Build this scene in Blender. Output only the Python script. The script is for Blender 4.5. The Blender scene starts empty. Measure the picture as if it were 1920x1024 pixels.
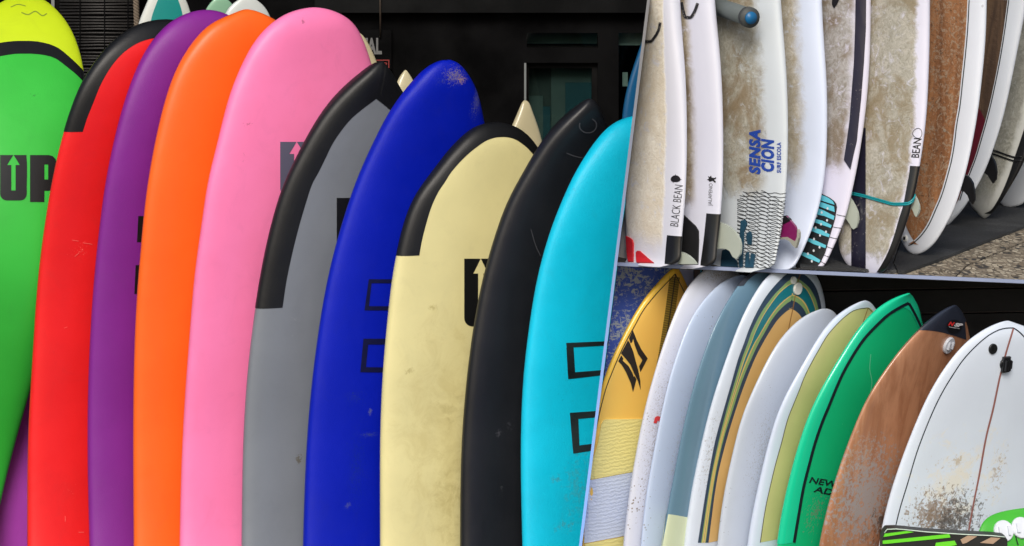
import bpy, bmesh, math, random
import numpy as np
from mathutils import Vector
from mathutils.geometry import tessellate_polygon
random.seed(7)
R = math.radians
sc = bpy.context.scene
col = sc.collection
# ------------------------------------------------------------------ camera
CAM_D, EYE, VH, K = 9.0, 3.315, -350.0, 0.0015 / 9.0
cd = bpy.data.cameras.new('camera')
cam = bpy.data.objects.new('camera', cd); col.objects.link(cam)
cam.location = (0, -CAM_D, EYE); cam.rotation_euler = (R(90), 0, 0)
cd.sensor_width = 36; cd.lens = 36 / (1920 * K); cd.shift_y = -(512 - VH) / 1920
cd.clip_start = 0.1; cd.clip_end = 3000
sc.camera = cam
# ------------------------------------------------------------------ sky, sun, exposure
SUN_EL, SUN_AZ = 36, 184          # degrees; azimuth clockwise from +Y: behind the camera
w = bpy.data.worlds.new('World'); sc.world = w; w.use_nodes = True
nt = w.node_tree
sky = nt.nodes.new('ShaderNodeTexSky'); sky.sky_type = 'NISHITA'; sky.sun_disc = False
sky.sun_elevation = R(SUN_EL); sky.sun_rotation = R(SUN_AZ); sky.dust_density = 3.0; sky.air_density = 1.0
bg = nt.nodes['Background']; bg.inputs['Strength'].default_value = 0.085
nt.links.new(sky.outputs['Color'], bg.inputs['Color'])
sd = bpy.data.lights.new('sun', 'SUN'); sd.energy = 2.0; sd.angle = R(24); sd.color = (1.0, 0.95, 0.88)
so = bpy.data.objects.new('sun', sd); col.objects.link(so)
a = R(SUN_AZ); e = R(SUN_EL)
tosun = Vector((math.sin(a) * math.cos(e), math.cos(a) * math.cos(e), math.sin(e)))
so.rotation_euler = tosun.to_track_quat('Z', 'Y').to_euler(); so.location = (0, -12, 9)
sc.view_settings.view_transform = 'Standard'; sc.view_settings.look = 'None'
sc.view_settings.exposure = 0.3; sc.view_settings.gamma = 1.0

# ------------------------------------------------------------------ helpers
def lin(c):
    return tuple((x / 255 / 12.92) if x / 255 <= 0.04045 else ((x / 255 + 0.055) / 1.055) ** 2.4 for x in c)

def pt(u, v, Y):
    d = Y + CAM_D
    return np.array(((u - 960) * K * d, Y, EYE - (v - VH) * K * d))

def tag(o, label=None, cat=None, group=None, kind=None):
    if label: o['label'] = label
    if cat: o['category'] = cat
    if group: o['group'] = group
    if kind: o['kind'] = kind
    return o

def empty(name, loc):
    o = bpy.data.objects.new(name, None); col.objects.link(o); o.location = loc
    o.empty_display_size = 0.1
    return o

def mesh_obj(name, verts, faces, mat, parent=None, smooth=True, loc=None):
    base = np.array(parent['_abs']) if parent is not None else np.array(loc if loc is not None else (0, 0, 0))
    vv = np.asarray(verts, float) - base
    me = bpy.data.meshes.new(name); me.from_pydata(vv.tolist(), [], [list(f) for f in faces]); me.update()
    if smooth: me.polygons.foreach_set('use_smooth', [True] * len(me.polygons))
    if mat: me.materials.append(mat)
    o = bpy.data.objects.new(name, me); col.objects.link(o)
    if parent is not None: o.parent = parent
    else: o.location = base
    return o

def root(name, label, cat, loc, group=None):
    o = empty(name, loc); o['_abs'] = [float(x) for x in loc]; tag(o, label, cat, group)
    return o

def subroot(o):           # lets a mesh part carry sub-parts placed in world coordinates
    o['_abs'] = [float(x) for x in (o.parent['_abs'] if o.parent else o.location)]
    return o

def box_vf(x0, x1, y0, y1, z0, z1):
    v = [(x0, y0, z0), (x1, y0, z0), (x1, y1, z0), (x0, y1, z0), (x0, y0, z1), (x1, y0, z1), (x1, y1, z1), (x0, y1, z1)]
    f = [(0, 3, 2, 1), (4, 5, 6, 7), (0, 1, 5, 4), (1, 2, 6, 5), (2, 3, 7, 6), (3, 0, 4, 7)]
    return v, f

def join(parts):
    V, F = [], []
    for v, f in parts:
        n = len(V); V += [tuple(p) for p in v]; F += [tuple(i + n for i in q) for q in f]
    return V, F

def tube(path, r, seg=8):
    P = [Vector(p) for p in path]; V, F = [], []
    for i, p in enumerate(P):
        t = (P[min(i + 1, len(P) - 1)] - P[max(i - 1, 0)]).normalized()
        a = t.cross(Vector((0, 0, 1)) if abs(t.z) < 0.9 else Vector((1, 0, 0))).normalized(); b = t.cross(a)
        for k in range(seg):
            q = p + (a * math.cos(2 * math.pi * k / seg) + b * math.sin(2 * math.pi * k / seg)) * r
            V.append(tuple(q))
    for i in range(len(P) - 1):
        for k in range(seg):
            F.append((i * seg + k, i * seg + (k + 1) % seg, (i + 1) * seg + (k + 1) % seg, (i + 1) * seg + k))
    F.append(tuple(range(seg))[::-1]); F.append(tuple((len(P) - 1) * seg + k for k in range(seg)))
    return V, F

def pchip(x, y):
    x = np.asarray(x, float); y = np.asarray(y, float)
    h = np.diff(x); d = np.diff(y) / h; m = np.zeros_like(y)
    m[0], m[-1] = d[0], d[-1]
    for i in range(1, len(x) - 1):
        if d[i - 1] * d[i] > 0:
            w1, w2 = 2 * h[i] + h[i - 1], h[i] + 2 * h[i - 1]
            m[i] = (w1 + w2) / (w1 / d[i - 1] + w2 / d[i])
    def f(q):
        q = np.clip(np.asarray(q, float), x[0], x[-1])
        i = np.clip(np.searchsorted(x, q) - 1, 0, len(x) - 2)
        t = (q - x[i]) / h[i]
        return ((1 + 2 * t) * (1 - t) ** 2 * y[i] + t * (1 - t) ** 2 * h[i] * m[i] + t * t * (3 - 2 * t) * y[i + 1] + t * t * (t - 1) * h[i] * m[i + 1])
    return f

# ------------------------------------------------------------------ materials
def nmath(nt, op, a, b=None, c=None, clamp=False):
    n = nt.nodes.new('ShaderNodeMath'); n.operation = op; n.use_clamp = clamp
    for i, x in enumerate((a, b, c)):
        if x is None: continue
        if hasattr(x, 'node'): nt.links.new(x, n.inputs[i])
        else: n.inputs[i].default_value = x
    return n.outputs[0]

def nmix(nt, f, a, b):
    n = nt.nodes.new('ShaderNodeMix'); n.data_type = 'RGBA'
    for s, x in ((0, f), (6, a), (7, b)):
        if hasattr(x, 'node'): nt.links.new(x, n.inputs[s])
        else: n.inputs[s].default_value = x if s == 0 else (*x, 1) if len(x) == 3 else x
    return n.outputs[2]

def nnoise(nt, vec, scale, detail=3, rough=0.55, dist=0.0):
    n = nt.nodes.new('ShaderNodeTexNoise'); n.inputs['Scale'].default_value = scale; n.inputs['Detail'].default_value = detail
    n.inputs['Roughness'].default_value = rough; n.inputs['Distortion'].default_value = dist
    if vec is not None: nt.links.new(vec, n.inputs['Vector'])
    return n.outputs['Fac']

def nscale(nt, vec, s, off=(0, 0, 0)):
    n = nt.nodes.new('ShaderNodeMapping'); n.inputs['Scale'].default_value = s; n.inputs['Location'].default_value = off
    nt.links.new(vec, n.inputs['Vector']); return n.outputs[0]

def smooth(nt, x, lo, hi):
    n = nt.nodes.new('ShaderNodeMapRange'); n.interpolation_type = 'SMOOTHSTEP'
    nt.links.new(x, n.inputs[0]); n.inputs[1].default_value = lo; n.inputs[2].default_value = hi
    return n.outputs[0]

def mat(name, c, rough=0.5, coat=0.0, grain=(350, 0.0), tint=0.06, wear=(), wax=None, spec=0.5, metal=0.0, specks=0.0, speck_col=(60, 50, 40), speck_scale=38, flake=None, wood=None, seed=0.0, streak=0.0, dents=0.0, grime=0.0):
    """c: the thing's own colour in sRGB 0-255. wear: [(centre in deck metres, radii, noise scale, threshold, colour, strength)]"""
    m = bpy.data.materials.new(name); m.use_nodes = True; nt = m.node_tree
    b = nt.nodes['Principled BSDF']
    tc = nt.nodes.new('ShaderNodeTexCoord'); P = nscale(nt, tc.outputs['Object'], (1, 1, 1), (seed, seed * 1.7, seed * 0.3))
    base = lin(c)
    dark = tuple(x * (1 - tint) for x in base); lite = tuple(min(0.95, x * (1 + tint) + tint * 0.02) for x in base)
    C = nmix(nt, smooth(nt, nnoise(nt, P, 5.0, 4), 0.3, 0.7), dark, lite)
    hgt = None
    rg = nmath(nt, 'ADD', rough - 0.06, nmath(nt, 'MULTIPLY', nnoise(nt, P, 14.0, 4), 0.12))
    if wood:
        g = nnoise(nt, nscale(nt, P, (26, 26, 1.6)), 1.0, 5, 0.6, 0.8)
        C = nmix(nt, smooth(nt, g, 0.35, 0.68), base, lin(wood))
        g2 = nnoise(nt, nscale(nt, P, (150, 150, 4)), 1.0, 3, 0.6, 0.3)
        C = nmix(nt, nmath(nt, 'MULTIPLY', smooth(nt, g2, 0.5, 0.75), 0.35), C, tuple(x * 0.55 for x in base))
    if grime:
        g = nnoise(nt, P, 11, 8, 0.7, 1.0)
        C = nmix(nt, nmath(nt, 'MULTIPLY', smooth(nt, g, 0.5, 0.75), grime), C, tuple(x * 0.6 + 0.02 for x in base))
    if streak:
        g = nnoise(nt, nscale(nt, P, (60, 60, 3)), 1.0, 4, 0.6, 0.5)
        C = nmix(nt, nmath(nt, 'MULTIPLY', smooth(nt, g, 0.6, 0.72), streak), C, tuple(x * 0.55 for x in base))
    at = None
    if wear or wax:
        n = nt.nodes.new('ShaderNodeAttribute'); n.attribute_name = 'deck'
        sp = nt.nodes.new('ShaderNodeSeparateXYZ'); nt.links.new(n.outputs['Vector'], sp.inputs[0])
        at = sp.outputs
    if wax:
        # wax = dict(lo, hi: across deck -1..1; z: lowest/highest metres; cols; amount)
        edge = nnoise(nt, P, 26, 7, 0.72, 0.4)
        jit = nmath(nt, 'MULTIPLY', nmath(nt, 'SUBTRACT', edge, 0.5), wax.get('rag', 0.35))
        sf = wax.get('soft', 0.1)
        a_ = nmath(nt, 'ADD', at[2], jit)
        f = nmath(nt, 'MULTIPLY', smooth(nt, a_, wax['lo'] - 0.04, wax['lo'] + 0.04), nmath(nt, 'SUBTRACT', 1.0, smooth(nt, a_, wax['hi'] - sf, wax['hi'] + sf)))
        zz = nmath(nt, 'ADD', at[1], nmath(nt, 'MULTIPLY', jit, 0.25))
        if 'z0' in wax: f = nmath(nt, 'MULTIPLY', f, smooth(nt, zz, wax['z0'] - wax.get('zs', .015), wax['z0'] + wax.get('zs', .015)))
        bits = nnoise(nt, P, wax.get('scale', 70), 5, 0.6, 2.2)
        big = nnoise(nt, P, 9, 6, 0.65, 0.6)
        wc = nmix(nt, smooth(nt, nmath(nt, 'ADD', nmath(nt, 'MULTIPLY', bits, .55), nmath(nt, 'MULTIPLY', nnoise(nt, P, 16, 7, .7, .8), .45)), 0.34, 0.66), lin(wax['c0']), lin(wax['c1']))
        wc = nmix(nt, nmath(nt, 'MULTIPLY', smooth(nt, big, 0.44, 0.6), wax.get('blotch', 0.75)), wc, lin(wax.get('c2', wax['c0'])))
        fleck = smooth(nt, nnoise(nt, P, 150, 4, 0.7), 0.64, 0.7)
        wc = nmix(nt, nmath(nt, 'MULTIPLY', fleck, 0.5), wc, lin(wax.get('c3', (70, 62, 50))))
        thin = smooth(nt, nnoise(nt, P, 34, 6, 0.7, 1.0), 0.3, 0.46)
        f2 = nmath(nt, 'MULTIPLY', f, nmath(nt, 'ADD', 0.35, nmath(nt, 'MULTIPLY', thin, 0.65)))
        C = nmix(nt, nmath(nt, 'MULTIPLY', f2, wax.get('amt', 1.0)), C, wc)
        hgt = nmath(nt, 'MULTIPLY', nmath(nt, 'ADD', bits, 0.4), f)
        rg = nmath(nt, 'ADD', nmath(nt, 'MULTIPLY', rg, nmath(nt, 'SUBTRACT', 1.0, f)), nmath(nt, 'MULTIPLY', f, 0.62))
    for (cx, cz), (rx, rz), s, thr, wc, amt, wid in [(tuple(q_) + (0.06,))[:7] for q_ in wear]:
        dx = nmath(nt, 'DIVIDE', nmath(nt, 'SUBTRACT', at[0], cx), rx); dz = nmath(nt, 'DIVIDE', nmath(nt, 'SUBTRACT', at[1], cz), rz)
        r2 = nmath(nt, 'SQRT', nmath(nt, 'ADD', nmath(nt, 'MULTIPLY', dx, dx), nmath(nt, 'MULTIPLY', dz, dz)))
        fall = nmath(nt, 'SUBTRACT', 1.0, r2, clamp=True)
        k = nmath(nt, 'ADD', nnoise(nt, P, s, 7, 0.72, 0.6), nmath(nt, 'MULTIPLY', nmath(nt, 'SUBTRACT', fall, 0.5), 0.22))
        f = nmath(nt, 'MULTIPLY', nmath(nt, 'MULTIPLY', smooth(nt, k, thr, thr + wid), smooth(nt, fall, 0.0, 0.15)), amt)
        f = nmath(nt, 'MULTIPLY', f, nmath(nt, 'LESS_THAN', at[2], 1.5))
        C = nmix(nt, f, C, lin(wc))
    if specks:
        v = nt.nodes.new('ShaderNodeTexVoronoi'); v.inputs['Scale'].default_value = speck_scale; nt.links.new(P, v.inputs['Vector'])
        v.inputs['Randomness'].default_value = 1.0
        keep = nnoise(nt, P, 9.0, 3)
        f = nmath(nt, 'MULTIPLY', nmath(nt, 'LESS_THAN', v.outputs['Distance'], nmath(nt, 'MULTIPLY', nmath(nt, 'SUBTRACT', keep, 0.52, clamp=True), 1.6)), specks)
        C = nmix(nt, f, C, lin(speck_col))
    if flake:
        k = nmath(nt, 'ADD', nnoise(nt, P, flake[0], 7, 0.72, 0.6), nmath(nt, 'MULTIPLY', nmath(nt, 'SUBTRACT', nnoise(nt, P, 6, 3), 0.5), 0.5))
        C = nmix(nt, nmath(nt, 'MULTIPLY', smooth(nt, k, flake[1], flake[1] + 0.05), flake[3]), C, lin(flake[2]))
    nt.links.new(C, b.inputs['Base Color']); nt.links.new(rg, b.inputs['Roughness'])
    b.inputs['Coat Weight'].default_value = coat; b.inputs['Coat Roughness'].default_value = 0.12
    b.inputs['Specular IOR Level'].default_value = spec; b.inputs['Metallic'].default_value = metal
    bp = nt.nodes.new('ShaderNodeBump'); bp.inputs['Distance'].default_value = 0.003
    if hgt is not None:
        bp.inputs['Strength'].default_value = 0.6; nt.links.new(hgt, bp.inputs['Height'])
    else:
        bp.inputs['Strength'].default_value = max(grain[1], 0.04); nt.links.new(nnoise(nt, P, grain[0] if grain[1] else 30, 3), bp.inputs['Height'])
        if dents:
            b2 = nt.nodes.new('ShaderNodeBump'); b2.inputs['Distance'].default_value = 0.02; b2.inputs['Strength'].default_value = dents
            nt.links.new(nnoise(nt, P, 7.0, 4, 0.5, 0.4), b2.inputs['Height']); nt.links.new(b2.outputs[0], bp.inputs['Normal'])
    nt.links.new(bp.outputs[0], b.inputs['Normal'])
    return m

def foam(name, c, **k):
    d = dict(rough=0.46, grain=(420, 0.14), tint=0.04, spec=0.42, dents=0.10, grime=0.16); d.update(k); return mat(name, c, **d)

def glassy(name, c, **k):
    d = dict(rough=0.32, coat=0.5, tint=0.03); d.update(k); return mat(name, c, **d)

# ------------------------------------------------------------------ surfboards
class Board:
    """One surfboard: outline half-width, rocker and thickness along its length, set up from measured rail curves,
    leaned and yawed in the place. W = across the deck, N = out of the deck."""
    def __init__(s, label, group, tip, edge, half, side, psi, Y, h, vend, yref='body', lean=0.03, n=2.6, hn=None, refs=None, taper=0.55, slope=0.5, cat='surfboard', blunt=None):
        s.psi, s.h, s.n, s.vtip = R(psi), h, n, tip[1]
        s.W = np.array((math.cos(s.psi), math.sin(s.psi), 0)); s.N = np.array((math.sin(s.psi), -math.cos(s.psi), 0))
        s.dirn = 1 if vend > tip[1] else -1
        q = n / (n - 1)
        T = lambda v: np.sqrt(np.maximum(s.dirn * (np.asarray(v, float) - tip[1]), 0))
        e = sorted([tip] + list(edge), key=lambda p: s.dirn * p[1]); hv = sorted([(tip[1], 0)] + list(half), key=lambda p: s.dirn * p[0])
        fe = pchip(T([p[1] for p in e]), [p[0] for p in e]); fh = pchip(T([p[0] for p in hv]), [p[1] for p in hv])
        vl = min(s.dirn * e[-1][1], s.dirn * hv[-1][0]) * s.dirn
        tl = float(T(vl)); sg = side
        mid0 = lambda v: fe(T(v)) + sg * fh(T(v))
        v_a = vl - s.dirn * 0.25 * abs(vl - tip[1]); sl = slope * (mid0(vl) - mid0(v_a)) / (vl - v_a)
        def mid(v):
            v = float(v)
            return float(mid0(v)) if s.dirn * (v - vl) <= 0 else float(mid0(vl) + sl * (v - vl))
        def hal(v):
            v = float(v)
            if s.dirn * (v - vl) <= 0: return float(fh(T(v)))
            f = (v - vl) / (vend - vl); return float(fh(tl)) * ((1 - f ** 3 * (1 - taper)) if f < 0.9 else (1 - .729 * (1 - taper)) * math.sqrt(max(0.05, 1 - ((f - 0.9) / 0.1) ** 2)))
        va, vb = refs if refs else (vl, vl - s.dirn * 0.5 * abs(vl - tip[1]))
        ma, mb = mid(va), mid(vb)
        line = lambda v: ma + (mb - ma) * (v - va) / (vb - va)
        D = abs(vend - tip[1]); NR = 84
        dv = D * (np.arange(1, NR + 1) / NR) ** 2.0
        dv = np.concatenate([[0.02, 0.25], dv])
        zt = None; Yb = Y
        hn_ = hn if hn else 2.2 * h
        def solve(v, Yb, zref, bfix=None):
            vL = vR = v; d = Yb + CAM_D; out = None; lo = tip[1]
            for it in range(14):
                mL, hL, mR, hR = mid(vL), hal(vL), mid(vR), hal(vR)
                uL, uR = mL - hL, mR + hR
                um = 0.5 * (uL + uR); sca = K * d; de = math.atan((um - 960) * K)
                ce, se = math.cos(s.psi + de), math.sin(s.psi + de)
                S = max(0.5 * (uR - uL) * sca * math.cos(de), 1e-4)
                dist = abs(v - tip[1]) * sca
                hh = h * math.sqrt(max(0.0, 1 - (1 - min(1.0, dist / hn_)) ** 2)) * (1 if blunt else (0.45 + 0.55 * min(1.0, dist / 0.5)))
                lim = 0.8 * S / abs(se); hh = (max(hh, 1e-6) ** -4 + lim ** -4) ** -0.25
                wv = max(S ** q - (hh * abs(se)) ** q, 1e-9) ** (1 / q) / ce
                b = (um - line(v)) * sca / se if bfix is None else bfix
                z = EYE - (v - VH) * K * d
                Yc = Yb + lean * (z - zref) - b * math.cos(s.psi)
                d = 0.5 * d + 0.5 * (Yc + CAM_D); z = EYE - (v - VH) * K * d
                dl = wv * math.sin(s.psi)
                nL = VH + (EYE - z) / (K * (d - dl)); nR = VH + (EYE - z) / (K * (d + dl))
                vL = 0.5 * vL + 0.5 * (max(nL, lo) if s.dirn > 0 else min(nL, lo)); vR = 0.5 * vR + 0.5 * (max(nR, lo) if s.dirn > 0 else min(nR, lo))
            return (um - 960) * K * d, d - CAM_D, z, wv, hh, b
        zref = EYE - (tip[1] - VH) * K * (Y + CAM_D)
        if yref == 'tip':
            bt = (mid(tip[1]) - line(tip[1])) * K * (Y + CAM_D) / math.sin(s.psi); Yb = Y + bt * math.cos(s.psi)
        rows = []
        for x in dv:
            rows.append(solve(tip[1] + s.dirn * x, Yb, zref))
        s.t = np.sqrt(dv); A = np.array(rows)
        # one smooth rocker curve along the length
        q_ = np.minimum(dv / 700, 1.6); co = np.polyfit(q_, A[:, 5], 5, w=np.minimum(1, A[:, 3] / 0.05) + .05); bf = np.polyval(co, q_)
        A = np.array([solve(tip[1] + s.dirn * x, Yb, zref, bb) for x, bb in zip(dv, bf)])
        for c_ in (0, 3, 4):        # fair the outline
            y_ = A[:, c_].copy(); f_ = s.t if c_ != 0 else np.ones_like(s.t); g_ = y_ / f_
            for it in range(3):
                g2_ = g_.copy(); g2_[2:-2] = (g_[:-4] + 2 * g_[1:-3] + 3 * g_[2:-2] + 2 * g_[3:-1] + g_[4:]) / 9; g_[4:-6] = g2_[4:-6]
            A[:, c_] = g_ * f_
        s.X, s.Yc, s.Z, s.w, s.hh = A[:, 0], A[:, 1], A[:, 2], A[:, 3], A[:, 4]
        if s.dirn > 0: # never below the ground
            s.Z = np.maximum(s.Z, 0.004)
        s.ntip = tip; s.vend = vend
        zb = s.Z.min()
        i = int(np.argmin(s.Z))
        s.root = root('surfboard', label, cat, (float(s.X[i]), float(s.Yc[i]), float(zb)), group)
        s.zb = float(zb)
    # parameter t (sqrt px from tip), angle th -> world point(s)
    def P(s, t, th, off=0.0):
        t, th = np.broadcast_arrays(np.asarray(t, float), np.asarray(th, float))
        I = lambda a: np.interp(t, s.t, a)
        n2 = 2 / s.n; c, sn = np.cos(th), np.sin(th)
        x = I(s.w) * np.sign(c) * np.abs(c) ** n2; y = I(s.hh) * np.sign(sn) * np.abs(sn) ** n2
        X, Y, Z = I(s.X), I(s.Yc), I(s.Z)
        return np.stack([X + x * s.W[0] + y * s.N[0], Y + x * s.W[1] + y * s.N[1], Z], -1)
    def Pn(s, t, th, off):
        t = np.asarray(t, float); th = np.asarray(th, float); e1, e2 = 0.12, 0.02
        p = s.P(t, th)
        a = s.P(np.minimum(t + e1, s.t[-1]), th) - s.P(np.maximum(t - e1, s.t[0]), th); b = s.P(t, th + e2) - s.P(t, th - e2)
        n = np.cross(b, a); L = np.linalg.norm(n, axis=-1, keepdims=True); n = n / np.maximum(L, 1e-12)
        cen = np.stack([np.interp(t, s.t, s.X), np.interp(t, s.t, s.Yc), np.interp(t, s.t, s.Z)], -1)
        sg = np.sign(np.sum(n * (p - cen), -1, keepdims=True)); n = n * np.where(sg == 0, 1, sg)
        s.last_n = n
        return p + n * np.asarray(off)[..., None] if np.ndim(off) else p + n * off
    @staticmethod
    def proj(p):
        d = p[..., 1] + CAM_D
        return 960 + p[..., 0] / (K * d), VH + (EYE - p[..., 2]) / (K * d)
    def locate(s, u, v):
        u = np.atleast_1d(np.asarray(u, float)); v = np.atleast_1d(np.asarray(v, float))
        vr = v.copy(); ths = np.linspace(-0.9, math.pi + 0.9, 241); th = np.zeros_like(u)
        for it in range(6):
            t = np.sqrt(np.maximum(s.dirn * (vr - s.vtip), 1e-4)); t = np.clip(t, s.t[0], s.t[-1])
            U, V = s.proj(s.P(t[:, None], ths[None, :]))
            for k in range(len(u)):
                i0, i1 = int(np.argmin(U[k])), int(np.argmax(U[k]))
                lo, hi = min(i0, i1), max(i0, i1)
                uu = U[k, lo:hi + 1]; tt = ths[lo:hi + 1]; vv = V[k, lo:hi + 1]
                if uu[0] > uu[-1]: uu, tt, vv = uu[::-1], tt[::-1], vv[::-1]
                th[k] = np.interp(u[k], uu, tt); dvv = np.interp(u[k], uu, vv) - v[k]
                vr[k] -= 0.8 * dvv
        t = np.sqrt(np.maximum(s.dirn * (vr - s.vtip), 1e-4))
        return np.clip(t, s.t[0], s.t[-1]), th
    def dk(s, u, v):     # deck coordinates in metres of a point seen at (u, v)
        t, th = s.locate(u, v); c = np.cos(th)
        x = np.interp(t, s.t, s.w) * np.sign(c) * np.abs(c) ** (2 / s.n)
        return float(x[0]), float(np.interp(t, s.t, s.Z)[0]) - s.zb
    def wear(s, u, v, ru, rv, scale, thr, c, amt, wid=0.06):
        m = K * (CAM_D + float(s.Yc[0]))
        return (s.dk(u, v), (ru * m / math.cos(s.psi), rv * m), scale, thr, c, amt, wid)
    def body(s, m, name='board_body', seg=60):
        th = np.linspace(0, 2 * math.pi, seg, endpoint=False) + 0.001
        G = s.P(s.t[:, None], th[None, :]); nr = len(s.t)
        V = G.reshape(-1, 3); F = []
        for i in range(nr - 1):
            for k in range(seg):
                F.append((i * seg + k, i * seg + (k + 1) % seg, (i + 1) * seg + (k + 1) % seg, (i + 1) * seg + k))
        F.append(tuple(range(seg))); F.append(tuple((nr - 1) * seg + k for k in range(seg)))
        o = mesh_obj(name, V, F, m, s.root)
        c = np.cos(th); an = np.sign(c) * np.abs(c) ** (2 / s.n)
        D = np.zeros((nr, seg, 3)); D[..., 0] = an[None] * s.w[:, None]; D[..., 1] = (s.Z - s.zb)[:, None]; D[..., 2] = np.where(np.sin(th) > -0.3, an, 2.0)[None]
        at = o.data.attributes.new('deck', 'FLOAT_VECTOR', 'POINT'); at.data.foreach_set('vector', D.reshape(-1).astype(np.float32))
        s.b = subroot(o)
        bmx = bmesh.new(); bmx.from_mesh(o.data); bmesh.ops.recalc_face_normals(bmx, faces=bmx.faces); bmx.to_mesh(o.data); bmx.free()
        return o
    def grid(s, name, T, TH, m, off, parent=None):
        p = s.Pn(T, TH, off); a, b = T.shape; F = []
        for i in range(a - 1):
            for k in range(b - 1):
                F.append((i * b + k, i * b + k + 1, (i + 1) * b + k + 1, (i + 1) * b + k))
        V = p.reshape(-1, 3)
        # orient outward
        n = s.last_n.reshape(-1, 3)
        f = F[len(F) // 2]; fn = np.cross(V[f[1]] - V[f[0]], V[f[2]] - V[f[0]])
        if np.dot(fn, n[f[0]]) < 0: F = [q[::-1] for q in F]
        return mesh_obj(name, V, F, m, parent or s.root)
    def curve(s, pts, M=60, apex=False):
        pts = np.array(pts, float)
        L = np.concatenate([[0], np.cumsum(np.hypot(*np.diff(pts, axis=0).T))])
        f = np.linspace(0, 1, M); f = f ** 1.5 if apex else f
        if len(pts) > 2: u, v = pchip(L, pts[:, 0])(f * L[-1]), pchip(L, pts[:, 1])(f * L[-1])
        else: u, v = np.interp(f * L[-1], L, pts[:, 0]), np.interp(f * L[-1], L, pts[:, 1])
        return s.locate(u, v)
    def rail_band(s, inner, m, off=0.0012, wrap=2.0, name='rail_band', both=True, to_tip=True, parent=None):
        """band round the rail; inner = its edge on the deck, from the nose apex down (left rail of the picture, or right when on that side)"""
        t, th = s.curve(inner, apex=to_tip)
        right = np.mean(th) < math.pi / 2
        if to_tip:
            a0 = th[0]; n0 = 14
            tt = np.linspace(0, 1, n0, endpoint=False) * (t[0] - s.t[0]) + s.t[0]
            t = np.concatenate([tt, t]); th = np.concatenate([np.full(n0, a0), th])
            th[0:n0] = math.pi / 2 ; 
            k = np.linspace(0, 1, 6); th[n0:n0 + 6] = math.pi / 2 * (1 - k) + th[n0:n0 + 6] * k
        end = (-wrap + 0.0) if right else math.pi + wrap
        c = np.linspace(0, 1, 26) ** 0.9
        TH = th[:, None] * (1 - c) + end * c; T = np.repeat(t[:, None], len(c), 1)
        o = s.grid(name, T, TH, m, off, parent)
        if both:
            o2 = s.grid(name, T, math.pi - TH, m, off, parent)
            return [o, o2]
        return [o]
    def inlay(s, inner, m, off=0.0007, name='deck_inlay'):
        t, th = s.curve(inner, apex=True)
        c = np.linspace(0, 1, 22); TH = th[:, None] * (1 - c) + (math.pi - th)[:, None] * c
        return s.grid(name, np.repeat(t[:, None], 22, 1), TH, m, off)
    def arch(s, outer, inner, m, off=0.0009, name='stripe', div=4):
        t0, a0 = s.curve(outer, 70, True); t1, a1 = s.curve(inner, 70, True)
        h = math.pi / 2
        for aa in (a0, a1): k = np.linspace(0, 1, 6); aa[:6] = h * (1 - k) + aa[:6] * k
        c = np.linspace(0, 1, div)
        T = t0[:, None] * (1 - c) + t1[:, None] * c; TH = a0[:, None] * (1 - c) + a1[:, None] * c
        T2 = np.concatenate([T[::-1], T[1:]]); TH2 = np.concatenate([TH[::-1], math.pi - TH[1:]])
        return s.grid(name, T2, TH2, m, off)
    def zone(s, ca, cb, m, off=0.0008, name='colour_panel'):
        """the whole girth between two curves across the deck (None = the tip)"""
        ring = np.linspace(0, 2 * math.pi, 65)
        def rows(c):
            if c is None: return np.full(65, s.t[0])
            t, th = s.curve(c, 40); o = np.argsort(th); th, t = th[o], t[o]
            d = np.where(ring <= math.pi, ring, 2 * math.pi - ring)
            # past the traced part: mirrored
            dm = np.where((d < th[0]) , np.minimum(math.pi - d, th[-1]), np.where(d > th[-1], np.maximum(math.pi - d, th[0]), d))
            return np.interp(dm, th, t)
        A, B = rows(ca), rows(cb); k = np.linspace(0, 1, 26)[:, None]
        return s.grid(name, A[None] * (1 - k) + B[None] * k, np.repeat(ring[None], 26, 0), m, off)
    def decal(s, name, polys, m, off=0.0014, g=9, thick=False, parent=None, tris=None):
        """flat print or pad lying on the surface; polys in picture outline, or tris = (verts2d, faces)"""
        bmx = bmesh.new()
        if tris is not None:
            vs = [bmx.verts.new((x, y, 0)) for x, y in tris[0]]
            for f in tris[1]:
                try: bmx.faces.new([vs[i] for i in f])
                except ValueError: pass
        else:
            for p in polys:
                vs = [bmx.verts.new((x, y, 0)) for x, y in p]
                for f in tessellate_polygon([[Vector((x, y, 0)) for x, y in p]]):
                    try: bmx.faces.new([vs[i] for i in f])
                    except ValueError: pass
        bmesh.ops.remove_doubles(bmx, verts=bmx.verts[:], dist=1e-4)
        xs = [v.co.x for v in bmx.verts]; ys = [v.co.y for v in bmx.verts]
        for lo, hi, ax in ((min(xs), max(xs), 0), (min(ys), max(ys), 1)):
            x = lo + g * 0.53
            while x < hi:
                bmesh.ops.bisect_plane(bmx, geom=bmx.verts[:] + bmx.edges[:] + bmx.faces[:], plane_co=(x, 0, 0) if ax == 0 else (0, x, 0), plane_no=(1, 0, 0) if ax == 0 else (0, 1, 0))
                x += g
        bmx.verts.index_update()
        uv = np.array([v.co[:2] for v in bmx.verts]); F = [[v.index for v in f.verts] for f in bmx.faces]
        bd = [(e.verts[0].index, e.verts[1].index) for e in bmx.edges if len(e.link_faces) == 1] if thick else []
        bmx.free()
        t, th = s.locate(uv[:, 0], uv[:, 1])
        V = s.Pn(t, th, off); n = s.last_n
        F2 = []
        for f in F:
            fn = np.cross(V[f[1]] - V[f[0]], V[f[2]] - V[f[0]])
            F2.append(f if np.dot(fn, n[f[0]]) >= 0 else f[::-1])
        if thick:
            N0 = len(V); V = np.concatenate([V, s.P(t, th) - n * 0.001])
            for i, j in bd: F2.append([i, j, j + N0, i + N0])
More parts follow.
